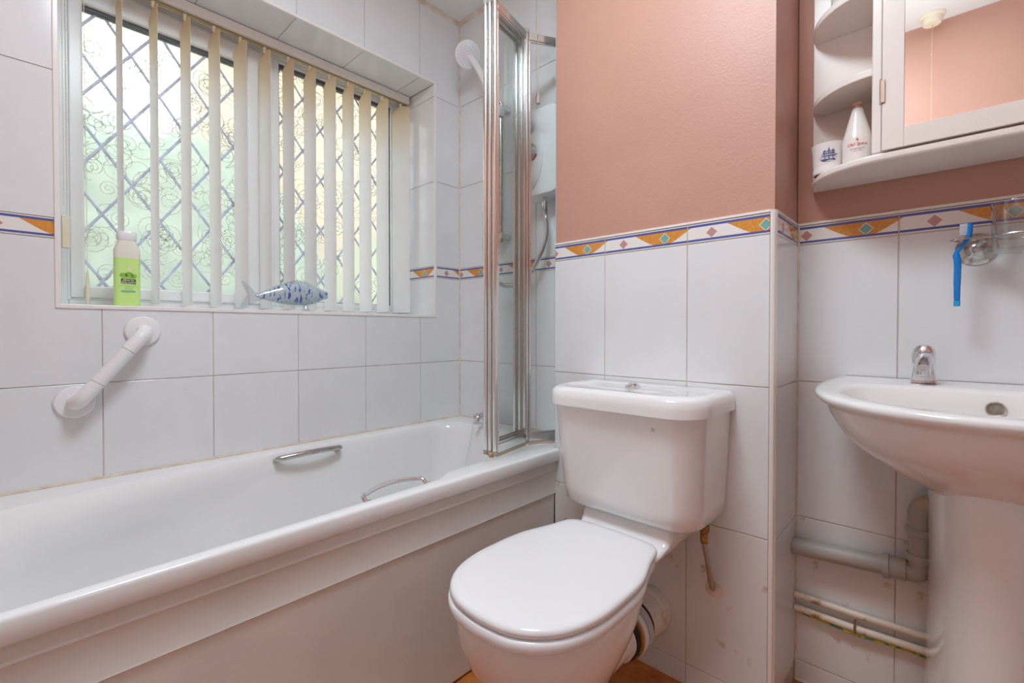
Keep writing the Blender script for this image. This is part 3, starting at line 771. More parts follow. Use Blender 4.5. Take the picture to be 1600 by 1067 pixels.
obj('sliding_holder', MB().lathe([(.018, -.02), (.020, -.012), (.020, .012), (.018, .02)], (-1.300, 1.318, .865), seg=18).tube([(-1.300, 1.315, .865), (-1.305, 1.285, .880)], .015, 14), mat('frosted_plastic', (.66, .68, .70), .25), rs)
hs = thing('hand_shower', 'white round hand shower head with many nozzles beside screen post', 'shower head', (-1.418, 1.27, 1.10))
hc = Vector((-1.425, 1.262, 1.118)); hn = Vector((.62, -.55, -.56)).normalized(); RH = .052
obj('shell', MB().lathe([(.0165, -.026), (.034, -.020), (RH - .003, -.010), (RH, -.002), (RH - .001, .0025), (RH - .006, .004)], hc, hn, seg=40), WHITEP, hs)
obj('face_plate', MB().lathe([(RH - .006, .003), (RH - .010, .0046), (.01, .0052)], hc, hn, seg=40), mat('frosted_face', (.80, .82, .88), .2), hs)
nz = MB(); q = Vector((0, 0, 1)).rotation_difference(hn)
for k in range(18):
    for j in range(4):
        r = .014 + j * .0085; a = 2 * math.pi * (k + .5 * (j % 2)) / 18
        if j == 0 and k % 2: continue
        nz.lathe([(.0012, .0), (.0009, .0016)], hc + q @ Vector((r * math.cos(a), r * math.sin(a), .0047)), hn, seg=6)
tag(obj('nozzles', nz, mat('dark_nozzle', (.18, .18, .20), .4), hs), kind='stuff')
hl = MB().tube(spline([hc - hn * .018, (-1.400, 1.285, 1.075), (-1.355, 1.292, .99), (-1.312, 1.287, .90), (-1.285, 1.280, .835)], 5), [.015] * 5 + [.0135] * 6 + [.0125] * 5 + [.011] * 5, 16)
obj('handle', hl, WHITEP, hs)
def ray(u, v, y):   # a point in the room on the plane y seen at a place of the photograph, used once to lay out the slack hose
    yaw, pi_ = R(43.064), R(.711)
    fw = Vector((-math.sin(yaw) * math.cos(pi_), math.cos(yaw) * math.cos(pi_), -math.sin(pi_))); rt = Vector((math.cos(yaw), math.sin(yaw), 0)); up = rt.cross(fw)
    d = fw + rt * ((u - 800) / F_PX) - up * ((v - V_AX) / F_PX); return d * (y / d.y)
hp = [Vector((-1.283, 1.278, .825)), Vector((-1.265, 1.27, .74)), Vector((-1.285, 1.27, .64)), Vector((-1.335, 1.275, .50)), Vector((-1.350, 1.285, .40)), Vector((-1.362, 1.295, .33)), Vector((-1.35, 1.30, .235)), Vector((-1.26, 1.30, .175)), Vector((-1.165, 1.31, .19)), Vector((-1.095, 1.315, .265)), Vector((-1.062, 1.32, .345)), Vector((-1.070, 1.325, .42)), Vector((-1.075, 1.325, .455))]
pts = spline(hp, 14); rads = []
fine = []
for i in range(len(pts) - 1):
    for k in range(3): fine.append(pts[i].lerp(pts[i + 1], k / 3))
rads = [.0098 if k % 2 else .0074 for k in range(len(fine))]
tag(obj('shower_hose', MB().tube(fine, rads, 10), CHROME, ang=80), 'ribbed chrome shower hose looping down from the shower box', 'hose')
pc = thing('light_pull', 'thin beige pull cord with conical end hanging before shower box', 'pull cord', (-1.0, 1.2, .77))
obj('cord', MB().tube([(-1.0015, 1.2, .79), (-1.0015, 1.2, ZC)], .0009, 6), CORDM, pc)
obj('toggle', MB().lathe([(.002, .035), (.004, .030), (.0075, .005), (.006, 0)], (-1.0015, 1.2, .757), seg=14), mat('taupe_plastic', (.45, .37, .30), .4), pc)

# ------------------------------------------------------------------ grab rail on the window wall
gr = thing('grab_rail', 'white angled plastic grab rail with round flanges below window', 'grab rail', (XW, .17, -.18))
A, B = Vector((XW, .2375, -.002)), Vector((XW, .1005, -.180)); off = Vector((.058, 0, 0))
for c in (A, B):
    obj('flange', MB().lathe([(.040, .001), (.040, .006), (.037, .010), (.020, .013)], c, (1, 0, 0), seg=40), WHITEP, gr)
u = (B - A).normalized()
def arc(c, s):
    return [c + Vector((.012, 0, 0)), c + Vector((.030, 0, 0)), c + off * .78 + s * u * .006, c + off * .96 + s * u * .018, c + off + s * u * .038]
obj('elbow', MB().tube(spline(arc(A, 1) + [A + off + u * .062], 4), .0172, 20), WHITEP, gr)
obj('elbow', MB().tube(spline(arc(B, -1) + [B + off - u * .062], 4), .0172, 20), WHITEP, gr)
obj('grip_tube', MB().tube([A + off + u * .0635, B + off - u * .0635], .0170, 20), mat('fluted_white', (.80, .80, .81), .35, bump=.5, bscale=220), gr)
obj('joint_ring', MB().tube([A + off + u * .060, A + off + u * .065], .0166, 20), CAPG, gr); obj('joint_ring', MB().tube([B + off - u * .060, B + off - u * .065], .0166, 20), CAPG, gr)

# ------------------------------------------------------------------ things on the window sill
sb = thing('shampoo_bottle', 'translucent green apple shampoo bottle with white cap on window sill', 'bottle', (-1.68, .216, OZ0))
bx, by, zb = -1.68, .2155, OZ0 + .0005
fa = math.atan2(-by, -bx)          # faces the room
ua = Vector((math.cos(fa), math.sin(fa), 0)); ub = Vector((-ua.y, ua.x, 0))
def srect(w, d, z, r):
    return [tuple(Vector((bx, by, z)) + ub * x + ua * y) for x, y in rrect(-w, w, -d, d, r, 5)]
LIQ = mat('green_shampoo', (0.60, 0.86, 0.28), 0.2, sss=0.0)
PLB = mat('frosted_bottle_plastic', (0.80, 0.79, 0.70), 0.25)
obj('body', MB().loft([srect(.026, .014, zb, .012), srect(.0292, .017, zb + .003, .014), srect(.0292, .017, zb + .135, .014)], cap1=False), LIQ, sb)
obj('shoulder', MB().loft([srect(.0292, .017, zb + .135, .014), srect(.0292, .017, zb + .155, .014), srect(.0285, .0168, zb + .160, .014), srect(.024, .0155, zb + .172, .0135), srect(.0205, .0150, zb + .184, .0135)], cap0=False), PLB, sb)
obj('cap', MB().loft([srect(.0205, .0150, zb + .1845, .0135), srect(.0225, .0165, zb + .190, .015), srect(.0225, .0165, zb + .205, .015), srect(.0205, .0150, zb + .209, .0135)]), WHITEP, sb)
def on_b(dz): return lambda x, y: tuple(Vector((bx, by, zb + dz + y)) + ub * x + ua * .0174)
def lay(mb, poly, dz, e=.0174):
    mb.add([tuple(Vector((bx, by, zb + dz + y)) + ub * x + ua * e) for x, y in poly], [tuple(range(len(poly)))])
pr_ = MB(); put_text(pr_, 'alberto', .0085, lambda x, y: tuple(Vector((bx, by, zb + .0735 + y)) + ub * (x + .003) + ua * .0178), 1.0); put_text(pr_, 'BALSAM', .0075, lambda x, y: tuple(Vector((bx, by, zb + .0665 + y)) + ub * (x + .003) + ua * .0178), 1.1)
pb = MB(); lay(pb, [(-.013, -.0065), (.019, -.0075), (.019, .0065), (-.013, .0075)], .070); obj('label_panel', pb, INKDG, sb, smooth=False); obj('lettering', pr_, INKW, sb, smooth=False)
ap = MB()
for cx, cz, w, h in ((-.007, .086, .009, .007), (.005, .087, .010, .009), (.014, .085, .007, .006)):
    lay(ap, [(cx + w * math.cos(2 * math.pi * k / 16), h * math.sin(2 * math.pi * k / 16)) for k in range(16)], cz, .0175)
obj('apple_print', ap, INKGR, sb, smooth=False)
ap = MB(); lay(ap, [(.003, 0), (.010, .002), (.013, .010), (.006, .018), (.002, .010)], .096, .0175); obj('apple_slice_print', ap, mat('pale_apple', (.75, .80, .45), .4), sb, smooth=False)
ap = MB()
put_text(ap, 'Shampoo', .0050, lambda x, y: tuple(Vector((bx, by, zb + .0495 + y)) + ub * (x + .003) + ua * .0178)); put_text(ap, 'JUICY GREEN APPLE', .0046, lambda x, y: tuple(Vector((bx, by, zb + .0560 + y)) + ub * (x + .003) + ua * .0178))
obj('lettering', ap, INKMG, sb, smooth=False)
ap = MB(); lay(ap, [(-.013, -.0025), (.016, -.0025), (.019, 0), (.016, .0025), (-.013, .0025)], .042, .0175); obj('label_bar', ap, mat('teal_print', (.20, .50, .35), .4), sb, smooth=False)

# glass fish
fi = thing('glass_fish', 'clear glass fish ornament with blue speckled body on window sill', 'ornament', (-1.66, .66, OZ0))
fx = -1.655
def fishring(y, hz, wd, zc, n=20):
    return [(fx + wd * math.cos(2 * math.pi * k / n), y, zc + hz * math.sin(2 * math.pi * k / n)) for k in range(n)]
FISH = [(.540, .002, .004, .114), (.552, .007, .006, .115), (.575, .016, .011, .118), (.605, .027, .017, .122), (.640, .036, .022, .1265), (.675, .040, .024, .1285), (.705, .038, .024, .128), (.735, .029, .020, .127), (.760, .019, .014, .127), (.775, .012, .009, .128), (.780, .011, .008, .128), (.776, .006, .005, .128)]
def fish_mat():
    m, t, p = nodes('blue_speckled_glass')
    p.inputs['Roughness'].default_value = .08
    tc = t.nodes.new('ShaderNodeTexCoord'); mp = t.nodes.new('ShaderNodeMapping'); mp.inputs['Scale'].default_value = (60, 120, 38); mp.inputs['Rotation'].default_value = (.25, 0, 0)
    t.links.new(tc.outputs['Object'], mp.inputs[0])
    n = t.nodes.new('ShaderNodeTexNoise'); n.inputs['Scale'].default_value = 1.0; n.inputs['Detail'].default_value = 3
    t.links.new(mp.outputs[0], n.inputs['Vector'])
    r = t.nodes.new('ShaderNodeValToRGB'); cr = r.color_ramp
    cr.elements[0].position = .34; cr.elements[0].color = (.03, .05, .60, 1); cr.elements[1].position = .48; cr.elements[1].color = (.68, .75, .80, 1)
    e = cr.elements.new(.40); e.color = (.12, .20, .36, 1); e = cr.elements.new(.43); e.color = (.50, .62, .74, 1); e = cr.elements.new(.72); e.color = (.50, .62, .62, 1); e = cr.elements.new(.74); e.color = (.40, .08, .06, 1)
    t.links.new(n.outputs['Fac'], r.inputs[0]); t.links.new(r.outputs[0], p.inputs['Base Color'])
    return m
obj('body', MB().loft([fishring(y, h, w, z) for y, h, w, z in FISH]), fish_mat(), fi)
obj('clear_skin', MB().loft([fishring(y, h + .0035, w + .003, z) for y, h, w, z in FISH[1:-1]]), CLEARG, fi)
def fin(pts, t=.003): return MB().loft([[(fx - t, y, z) for y, z in pts], [(fx + t, y, z) for y, z in pts]])
obj('tail_fin', fin([(.548, .112), (.552, .120), (.535, .126), (.520, .145), (.500, .160), (.498, .155), (.508, .135), (.516, .116), (.506, .100), (.493, .078), (.500, .072), (.530, .088), (.560, .104)], .004), CLEARG, fi)
obj('back_fin', fin([(.60, .148), (.635, .163), (.66, .173), (.69, .176), (.715, .170), (.72, .165), (.69, .166), (.64, .158)], .003), CLEARG, fi)
obj('foot_fin', MB().lathe([(.012, 0), (.014, .004), (.012, .012), (.006, .024)], (fx, .702, OZ0 + .0005), seg=18), CLEARG, fi)

# ------------------------------------------------------------------ toilet
tl = thing('toilet', 'white close-coupled toilet with lid down between bathtub and basin', 'toilet', (-.595, .85, ZF))
XC = -.593
def out_toilet(scale_w=1.0, dy_front=0.0, dy_back=0.0, y_cut=None, n=15):
    prof = [(.530, 0), (.532, .032), (.538, .066), (.552, .099), (.576, .129), (.610, .154), (.655, .171), (.705, .179), (.76, .180), (.82, .1785), (.865, .172), (.905, .160), (.945, .148), (.975, .1415), (1.000, .134), (1.016, .118), (1.0235, .095), (1.0265, .05), (1.0275, 0)]
    sp = spline([(y, w, 0) for y, w in prof], 4); prof = [(p.x, max(p.y, 0)) for p in sp]
    right = []
    for y, w in prof:
        yy = .5374 + (y - .53) * (.4631 / .4975)
        c = .775
        yy = c + (yy - c) * (1 + (dy_front if y < c else dy_back) / (.245 if y < c else .2525))
        right.append((w * scale_w * .92, yy))
    left = [(-w, y) for w, y in reversed(right[1:-1])]
    return [(XC + .003 + w, y) for w, y in right + left]
def tring(z, sw=1.0, df=0, db=0): return [(x, y, z) for x, y in out_toilet(sw, df, db)]
obj('lid', MB().loft([tring(-.5050, .972, -.005, -.003), tring(-.5020, .988, -.002, -.001), tring(-.4970, .998, 0, 0), tring(-.4925, .997, -.001, -.001), tring(-.4892, .985, -.004, -.003), tring(-.4868, .955, -.009, -.008), tring(-.4856, .86, -.025, -.025), tring(-.4848, .6, -.09, -.09), tring(-.4845, .2, -.19, -.19)]), SEATP, tl, ang=50)
obj('seat', MB().loft([tring(-.5275, .985, .001, -.02), tring(-.5250, .999, .003, -.018), tring(-.519, 1.008, .004, -.015), tring(-.5115, 1.006, .004, -.015), tring(-.5070, .990, .001, -.015), tring(-.5060, .95, -.008, -.02)]), SEATP, tl, ang=50)
def oring(z, hw, yf, yb, p=2.3, n=48, pb=None):
    out = []; c = (yf + yb) / 2; h = (yb - yf) / 2
    for k in range(n):
        a = 2 * math.pi * k / n; ca, sa = math.cos(a), math.sin(a)
        out.append((XC + hw * math.copysign(abs(ca) ** (2 / p), ca), c + h * math.copysign(abs(sa) ** (2 / p), sa), z))
    return out
bowl = MB().loft([oring(-.528, .150, .549, 1.00), oring(-.532, .157, .543, 1.00), oring(-.545, .159, .543, .99), oring(-.58, .157, .548, .965), oring(-.625, .146, .564, .935), oring(-.67, .128, .589, .90), oring(-.715, .107, .620, .875), oring(-.76, .089, .655, .87), oring(-.82, .080, .685, .895), oring(-.88, .082, .70, .94, 2.8), oring(-.925, .092, .695, .975, 3), oring(-.9395, .096, .69, .985, 3)])
obj('bowl', bowl, PANCER, tl, ang=60)
def brect(z, x0, x1, y0, y1, r): return [(x, y, z) for x, y in rrect(x0, x1, y0, y1, r, 5)]
sh = MB().loft([brect(-.473, XC - .118, XC + .125, 1.050, 1.19, .012), brect(-.477, XC - .122, XC + .129, 1.044, 1.195, .014), brect(-.495, XC - .122, XC + .129, 1.036, 1.195, .016), brect(-.507, XC - .120, XC + .127, 1.025, 1.193, .018), brect(-.522, XC - .117, XC + .122, .97, 1.19, .02), brect(-.540, XC - .100, XC + .104, .93, 1.175, .03), brect(-.57, XC - .080, XC + .080, .91, 1.12, .04), brect(-.63, XC - .065, XC + .065, .90, 1.03, .04), brect(-.70, XC - .056, XC + .056, .86, .98, .04)])
obj('cistern_platform', sh, CERAM, tl, ang=50)
obj('outlet', MB().lathe([(.052, 0), (.052, .10), (.058, .105), (.058, .118), (.050, .122)], (XC - .004, .90, -.765), (0, 1, .02), seg=32), PANCER, tl)
# cistern
ci = thing('cistern', None, None, (XC, 1.1, -.47)); ci.parent = tl; ci.location = Vector((XC, 1.1, -.47 + H)) - tl.location
def dring(z, x0, x1, yf, rx, ry, yb=YT - .004, n=10):
    pts = []
    for k in range(n + 1):
        a = R(180 + 90 * k / n); pts.append((x0 + rx + rx * math.cos(a), yf + ry + ry * math.sin(a), z))
    for k in range(n + 1):
        a = R(270 + 90 * k / n); pts.append((x1 - rx + rx * math.cos(a), yf + ry + ry * math.sin(a), z))
    return pts + [(x1, yb, z), (x0, yb, z)]
cy = MB().loft([dring(-.470, XC - .155, XC + .160, 1.045, .045, .055, YT - .03), dring(-.466, XC - .172, XC + .178, 1.030, .05, .06, YT - .012), dring(-.455, XC - .186, XC + .190, 1.020, .055, .065), dring(-.42, XC - .192, XC + .194, 1.012, .06, .07), dring(-.30, XC - .197, XC + .2005, .996, .065, .07), dring(-.190, XC - .2015, XC + .2060, .984, .07, .075)])
obj('tank', cy, CERAM, ci, ang=50)
lidc = MB().loft([dring(-.192, XC - .209, XC + .213, .972, .080, .085), dring(-.194, XC - .2125, XC + .2165, .968, .082, .088), dring(-.175, XC - .2125, XC + .2165, .968, .082, .088), dring(-.158, XC - .2105, XC + .2145, .971, .08, .086), dring(-.151, XC - .2045, XC + .2085, .978, .078, .084), dring(-.148, XC - .194, XC + .198, .990, .073, .08), dring(-.1475, XC - .186, XC + .190, 1.000, .07, .078, YT - .012), dring(-.1510, XC - .176, XC + .180, 1.012, .066, .075, YT - .03), dring(-.1505, XC - .10, XC + .10, 1.05, .05, .05, YT - .06)])
obj('cistern_lid', lidc, CERAM, ci, ang=50)
obj('flush_button', MB().lathe([(.021, 0), (.021, .004), (.018, .007), (.013, .0075), (.012, .011), (.008, .013)], (-.600, 1.108, -.1505), seg=24), CHROME, ci)
sq = MB().box(-.487, -.479, .9905, .9925, -.236, -.228)
obj('sticker', MB().add([(-.489, .987, -.222), (-.480, .987, -.222), (-.481, .9885, -.231), (-.490, .9885, -.231)], [(0, 1, 2, 3)]), mat('silver_sticker', (.6, .72, .70), .2, metal=.4), ci, smooth=False)
# supply
sp_ = thing('supply_hose', 'short braided supply hose under right end of the cistern', 'hose', (-.425, 1.17, -.65))
obj('tail_nut', MB().lathe([(.013, .012), (.013, 0), (.010, -.003), (.009, -.030)], (-.424, 1.135, -.484), seg=8), RUST, sp_)
obj('hose', MB().tube(spline([(-.424, 1.135, -.512), (-.421, 1.150, -.56), (-.424, 1.180, -.625), (-.428, 1.203, -.655)], 5), .0068, 12), BRAID, sp_)
obj('wall_rose', MB().lathe([(.022, 0), (.021, .003), (.012, .005)], (-.426, YT, -.657), (0, -1, 0), seg=20), SEAL, sp_)
# soil connector
so_ = thing('soil_connector', 'white and grey ribbed soil pipe connector between toilet and wall', 'pipe connector', (XC, 1.1, -.83))
ax = (0, 1, -.02); c0 = (XC - .004, 1.022, -.766)
obj('rubber_seal', MB().lathe([(.052, 0), (.060, .002), (.060, .016), (.052, .018)], c0, ax, seg=36), BLACKR, so_)
obj('rust_ring', MB().lathe([(.055, .017), (.0645, .019), (.0645, .026), (.055, .028)], c0, ax, seg=36), RUSTR, so_)
obj('collar', MB().lathe([(.060, .028), (.066, .030), (.066, .044), (.062, .048)], c0, ax, seg=36), WHITEP, so_)
obj('grey_collar', MB().lathe([(.060, .050), (.0655, .052), (.0655, .072), (.0605, .075)], c0, ax, seg=36), mat('grey_pvc', (.50, .51, .55), .3), so_)
obj('rubber_seal', MB().lathe([(.055, .072), (.057, .073), (.057, .092), (.052, .093)], c0, ax, seg=36), BLACKR, so_)
obj('spigot', MB().lathe([(.050, .088), (.0585, .092), (.0585, .145), (.063, .150), (.063, .168), (.060, .1865)], c0, ax, seg=36), mat('aged_white_pvc', (.72, .68, .62), .4, col2=(.5, .36, .2), lo=.2, hi=.42, scale=25), so_)

# ------------------------------------------------------------------ basin and pedestal
bs = thing('washbasin', 'white ceramic washbasin on a pedestal with tap on its left', 'washbasin', (.065, 1.2, ZF))
BX = .065
def bring(z_back, z_front, inset, yf=.972, wid=.279, yb=YR - .003, n=44, backin=0.0, k=1.0, p=2.25):
    """outline of the basin: straight back, sides that round into the bowed front"""
    out = []; ys = 1.262; hw = (wid - inset) * k; f = yf + inset; b = yb - backin
    f = ys - (ys - f) * k
    for i in range(n + 1):
        a = math.pi * i / n; ca, sa = math.cos(a), math.sin(a)
        x = hw * math.copysign(abs(ca) ** (2 / p), ca); y = ys - (ys - f) * abs(sa) ** (2 / p)
        out.append((x, y))
    out = list(reversed(out))          # left to right along the front
    bl_ = hw * .93
    out += [(hw * 1.0, ys + .03), (bl_ + .01, b - .06), (bl_, b), (bl_ * .5, b), (0, b), (-bl_ * .5, b), (-bl_, b), (-bl_ - .01, b - .06), (-hw * 1.0, ys + .03)]
    res = []
    for x, y in out:
        t = min(max((b - y) / (b - yf), 0), 1); res.append((BX + x, y, z_back + (z_front - z_back) * t))
    return res
def iring(z, w, yf, yb, n_tot, p=2.4, xo=0.0, zslope=0.0):
    """bowl opening with the same number of points as the outline"""
    out = []; nf = 45; nb = n_tot - nf; c = yf + (yb - yf) * .62
    for i in range(nf):
        a = math.pi * (1 - i / (nf - 1)); out.append((w * math.copysign(abs(math.cos(a)) ** (2 / p), math.cos(a)), c - (c - yf) * abs(math.sin(a)) ** (2 / p)))
    for i in range(nb):
        a = math.pi * (i + 1) / (nb + 1); out.append((w * math.copysign(abs(math.cos(a)) ** (2 / 3.2), math.cos(a)), c + (yb - c) * abs(math.sin(a)) ** (2 / 3.2)))
    return [(BX + xo + x, y, z - zslope * (yb - y)) for x, y in out]
rim0 = bring(-.113, -.131, .012); NT = len(rim0)
rg = [iring(-.265, .03, 1.13, 1.19, NT), iring(-.262, .10, 1.09, 1.225, NT), iring(-.240, .155, 1.06, 1.25, NT), iring(-.195, .190, 1.040, 1.262, NT), iring(-.150, .210, 1.027, 1.270, NT), iring(-.124, .220, 1.020, 1.276, NT, zslope=.03), iring(-.1165, .226, 1.016, 1.281, NT, zslope=.05), iring(-.1145, .232, 1.012, 1.286, NT, zslope=.058)]
rg += [bring(-.113, -.1305, .020), bring(-.1125, -.130, .012), bring(-.1145, -.1325, .004), bring(-.119, -.137, 0), bring(-.126, -.145, .001), bring(-.134, -.153, .008), bring(-.138, -.158, .017), bring(-.142, -.164, .020), bring(-.160, -.182, .024, k=.99), bring(-.195, -.215, .024, k=.92), bring(-.232, -.244, .024, k=.80), bring(-.264, -.272, .024, k=.64), bring(-.290, -.296, .024, k=.48), bring(-.318, -.320, .024, k=.32)]
obj('bowl', MB().loft(rg), CERAM, bs, ang=60)
def pring(z, w, yf): 
    return [(BX + w * math.copysign(abs(math.cos(a)) ** (2 / 2.4), math.cos(a)), 1.40 - (1.40 - yf) * abs(math.sin(a)) ** (2 / 2.4), z) for a in [math.pi * (1 - i / 28) for i in range(29)]]
obj('pedestal', MB().loft([pring(-.9395, .108, 1.10), pring(-.90, .103, 1.11), pring(-.78, .094, 1.13), pring(-.60, .0900, 1.135), pring(-.45, .0895, 1.13), pring(-.36, .0915, 1.12), pring(-.27, .093, 1.115)]), CERAM, bs, ang=60)
ov_c = Vector((.0705, 1.2665, -.150))
obj('overflow_hole', MB().lathe([(.0150, -.004), (.0150, .0008), (.0135, .0012), (.012, -.002)], ov_c, (0, -1, .05), seg=24).lathe([(.012, -.002), (.0001, -.002)], ov_c, (0, -1, .05), seg=24, caps=False), mat('stained_overflow', (.42, .34, .26), .5, col2=(.6, .55, .48), scale=90), bs)
# basin tap
bt_ = thing('basin_tap', 'chrome domed basin tap standing on left of the washbasin deck', 'tap', (-.0345, 1.345, -.1135))
tx, ty, tz = -.0345, 1.345, -.1130
obj('base', MB().loft([[(tx + a * w, ty + b * d, z) for a, b in ((-1, -1), (-.5, -1.12), (.5, -1.12), (1, -1), (1.05, 0), (1, 1), (-1, 1), (-1.05, 0))] for w, d, z in ((.0210, .019, tz), (.0205, .0185, tz + .003), (.0165, .015, tz + .034), (.0175, .0165, tz + .040))]), CHROME, bt_, ang=30, bevel=.0015)
obj('body', MB().lathe([(.0170, .032), (.0200, .038), (.0206, .052), (.0202, .062), (.0178, .072), (.0125, .0795), (.004, .0825)], (tx, ty, tz), seg=28), CHROME, bt_)
obj('spout', MB().loft([[(tx + .001 + w * math.cos(2 * math.pi * k / 20), y, tz + zc + h * math.sin(2 * math.pi * k / 20)) for k in range(20)] for y, w, h, zc in ((ty - .006, .0165, .020, .050), (ty - .026, .0150, .019, .048), (ty - .046, .0130, .014, .042), (ty - .058, .0122, .010, .037), (ty - .062, .0110, .007, .036))]), CHROME, bt_)
obj('outlet', MB().lathe([(.0115, -.012), (.0115, .004), (.009, .006)], (tx + .001, ty - .050, tz + .024), (0, -.1, -1), seg=20), CHROME, bt_)
obj('aerator', MB().lathe([(.0085, 0), (.0001, .0002)], (tx + .001, ty - .0505, tz + .0178), (0, -.1, -1), seg=16, caps=False), BLACKR, bt_)
obj('lever', MB().loft([[(tx + x * s, ty - .012, tz + .040 + z * s) for x, z in rrect(0,1,0,1,.1,4)] if False else [(tx - .010 + (x + .010) * s, ty - y, tz + .052 + z * s) for x, z in rrect(-.0195, -.0005, -.0145, .0145, .006, 4)] for s, y in ((1.0, .006), (1.0, .019), (.85, .022))]), CHROME, bt_, ang=40)

# ------------------------------------------------------------------ pipes in the recess
wp = thing('waste_pipe', 'grey plastic waste pipe with elbows from pedestal to tiled pier', 'pipe', (-.18, YR - .034, -.59))
yw = YR - .034; rw = .0215
obj('pipe', MB().tube([(XP + .001, yw, -.5660), (-.095, yw, -.5535)], rw, 20), GREYP, wp)
obj('coupling', MB().tube([(-.104, yw, -.5540), (-.092, yw, -.5535)], rw + .0065, 20), GREYP, wp)
obj('coupling', MB().tube([(-.092, yw, -.5535), (-.064, yw, -.552)], rw + .0025, 20).tube([(-.066, yw, -.552), (-.062, yw, -.552)], rw + .004, 20), GREYP, wp)
obj('elbow', MB().tube(spline([(-.064, yw, -.552), (-.050, yw, -.5515), (-.040, yw, -.542), (-.0385, yw, -.522)], 5), rw, 20), GREYP, wp)
obj('riser', MB().tube([(-.0385, yw, -.524), (-.0385, yw, -.428)], rw - .001, 20), GREYP, wp)
for zz in (-.512, -.453): obj('coupling', MB().lathe([(rw + .001, -.010), (rw + .006, -.008), (rw + .006, .002), (rw + .002, .006)], (-.0385, yw, zz), (0, 0, 1), seg=24), GREYP, wp)
obj('elbow', MB().tube(spline([(-.0385, yw, -.435), (-.0385, yw, -.412), (-.030, yw, -.396), (-.012, yw, -.390), (.03, yw, -.390)], 5), rw + .001, 20), GREYP, wp)
for (za, zb_, lb) in ((-.7020, -.6980, 'upper white painted copper pipe low on the basin wall'), (-.7370, -.7310, 'lower white painted copper pipe low on the basin wall')):
    tag(obj('copper_pipe', MB().tube([(XP + .001, YR - .016, za), (-.16, YR - .016, za - .001), (.05, YR - .015, zb_), (XR - .005, YR - .014, zb_ + .006)], .0085, 14), PIPEW), lb, 'pipe', 'painted copper pipes low on the basin wall')
tag(obj('pipe_clip', MB().tube([(-.158, YR - .012, -.718), (-.158, YR - .026, -.722), (-.158, YR - .028, -.736), (-.158, YR - .018, -.749), (-.158, YR - .002, -.750)], .0022, 8), RUST), 'small rusty clip holding the lower copper pipe', 'pipe clip')
tag(obj('earth_wire', MB().tube(spline([(XP + .002, YR - .014, -.7475), (-.22, YR - .016, -.7490), (-.158, YR - .018, -.7520), (-.08, YR - .016, -.7480), (.02, YR - .014, -.7475), (.3, YR - .013, -.742)], 4), .0026, 8), YGW), 'green and yellow earth wire under the lower pipe', 'wire')

# ------------------------------------------------------------------ wall cabinet
cb = thing('wall_cabinet', 'white painted mirror cabinet with curved corner shelves on pink wall', 'cabinet', (.07, YR, .35))
CX0, CX1, CY = -.2555, .3955, 1.262
obj('back_panel', MB().box(CX0, CX1, YR - .012, YR + .002, .36, 1.02), PAINTW, cb, smooth=False, bevel=.001)
sL, sR = -.121, .261
for x in (sL, sR - .018):
    obj('side_panel', MB().box(x, x + .018, CY + .002, YR - .012, .380, 1.02), PAINTW, cb, smooth=False, bevel=.004, seg=3)
def qshelf(z0, z1, mirror=False, ext=0.0):
    o_ = []; N = 16
    for k in range(N + 1):
        a = R(90 * k / N); x = sL - (sL - CX0 - .002) * math.cos(a); y = (YR - .012) - (YR - .012 - CY - .004) * math.sin(a)
        o_.append((x, y))
    o_ += [(sL + .001, CY + .006), (sL + .001, YR - .012)]
    if mirror: o_ = [(2 * (sL + sR) / 2 - x, y) for x, y in o_]
    return MB().prism(o_, z0, z1)
for z0 in (.549, .735, .925):
    for mir in (False, True): obj('corner_shelf', qshelf(z0, z0 + .016, mir), PAINTW, cb, smooth=False, bevel=.004, seg=3)
o_ = []
for k in range(17):
    a = R(90 * k / 16); o_.append((sL + .02 - (sL + .02 - CX0 + .002) * math.cos(a), (YR - .001) - (YR - .001 - CY + .012) * math.sin(a)))
o_ += [(sL + sR - x, y) for x, y in reversed(o_)]
obj('base_board', MB().prism(o_, .358, .3755), PAINTW, cb, smooth=False, bevel=.006, seg=4)
dr = obj('door', MB().box(-.1020, -.0665, CY - .016, CY, .3775, 1.01).box(.206, .2415, CY - .016, CY, .3775, 1.01).box(-.0665, .206, CY - .016, CY, .3775, .4175).box(-.0665, .206, CY - .016, CY, .975, 1.01), PAINTW, cb, smooth=False, bevel=.001)
MIR = mat('mirror_silver', (.90, .89, .88), .015, metal=1.0)
obj('mirror', MB().box(-.0665, .206, CY - .011, CY - .006, .4175, .975), MIR, dr, smooth=False)
hg = obj('hinge', MB().box(-.1035, -.0975, CY - .0195, CY - .0162, .477, .524).tube([(-.1040, CY - .017, .474), (-.1040, CY - .017, .527)], .0024, 8), mat('old_brass', (.5, .42, .34), .35, metal=.8), dr, smooth=False)

# items on the cabinet shelves
mg = thing('shaving_mug', 'white shaving mug with blue sailing ship print on cabinet base', 'mug', (-.214, 1.352, .376))
mx_, my_, mz_, mr_ = -.2125, 1.350, .3757, .0335
obj('body', MB().lathe([(mr_ * .82, 0), (mr_ * .92, .002), (mr_ * .95, .012), (mr_ * .90, .016), (mr_ * .93, .022), (mr_ * .97, .055), (mr_ * 1.03, .068), (mr_ * 1.04, .071), (mr_ * .98, .072), (mr_ * .92, .060), (mr_ * .88, .01), (.001, .006)], (mx_, my_, mz_), seg=40, caps=False), MUGC, mg)
fa2 = math.atan2(-my_, -mx_) + .05
def on_mug(x, y, r=None):
    a = fa2 + x / .032; q = mr_ * (.93 + .04 * max(min((y + .002) / .03, 1), -1) * .5 + .02) + .0012
    return (mx_ + q * math.cos(a), my_ + q * math.sin(a), mz_ + .040 + y)
shp = MB()
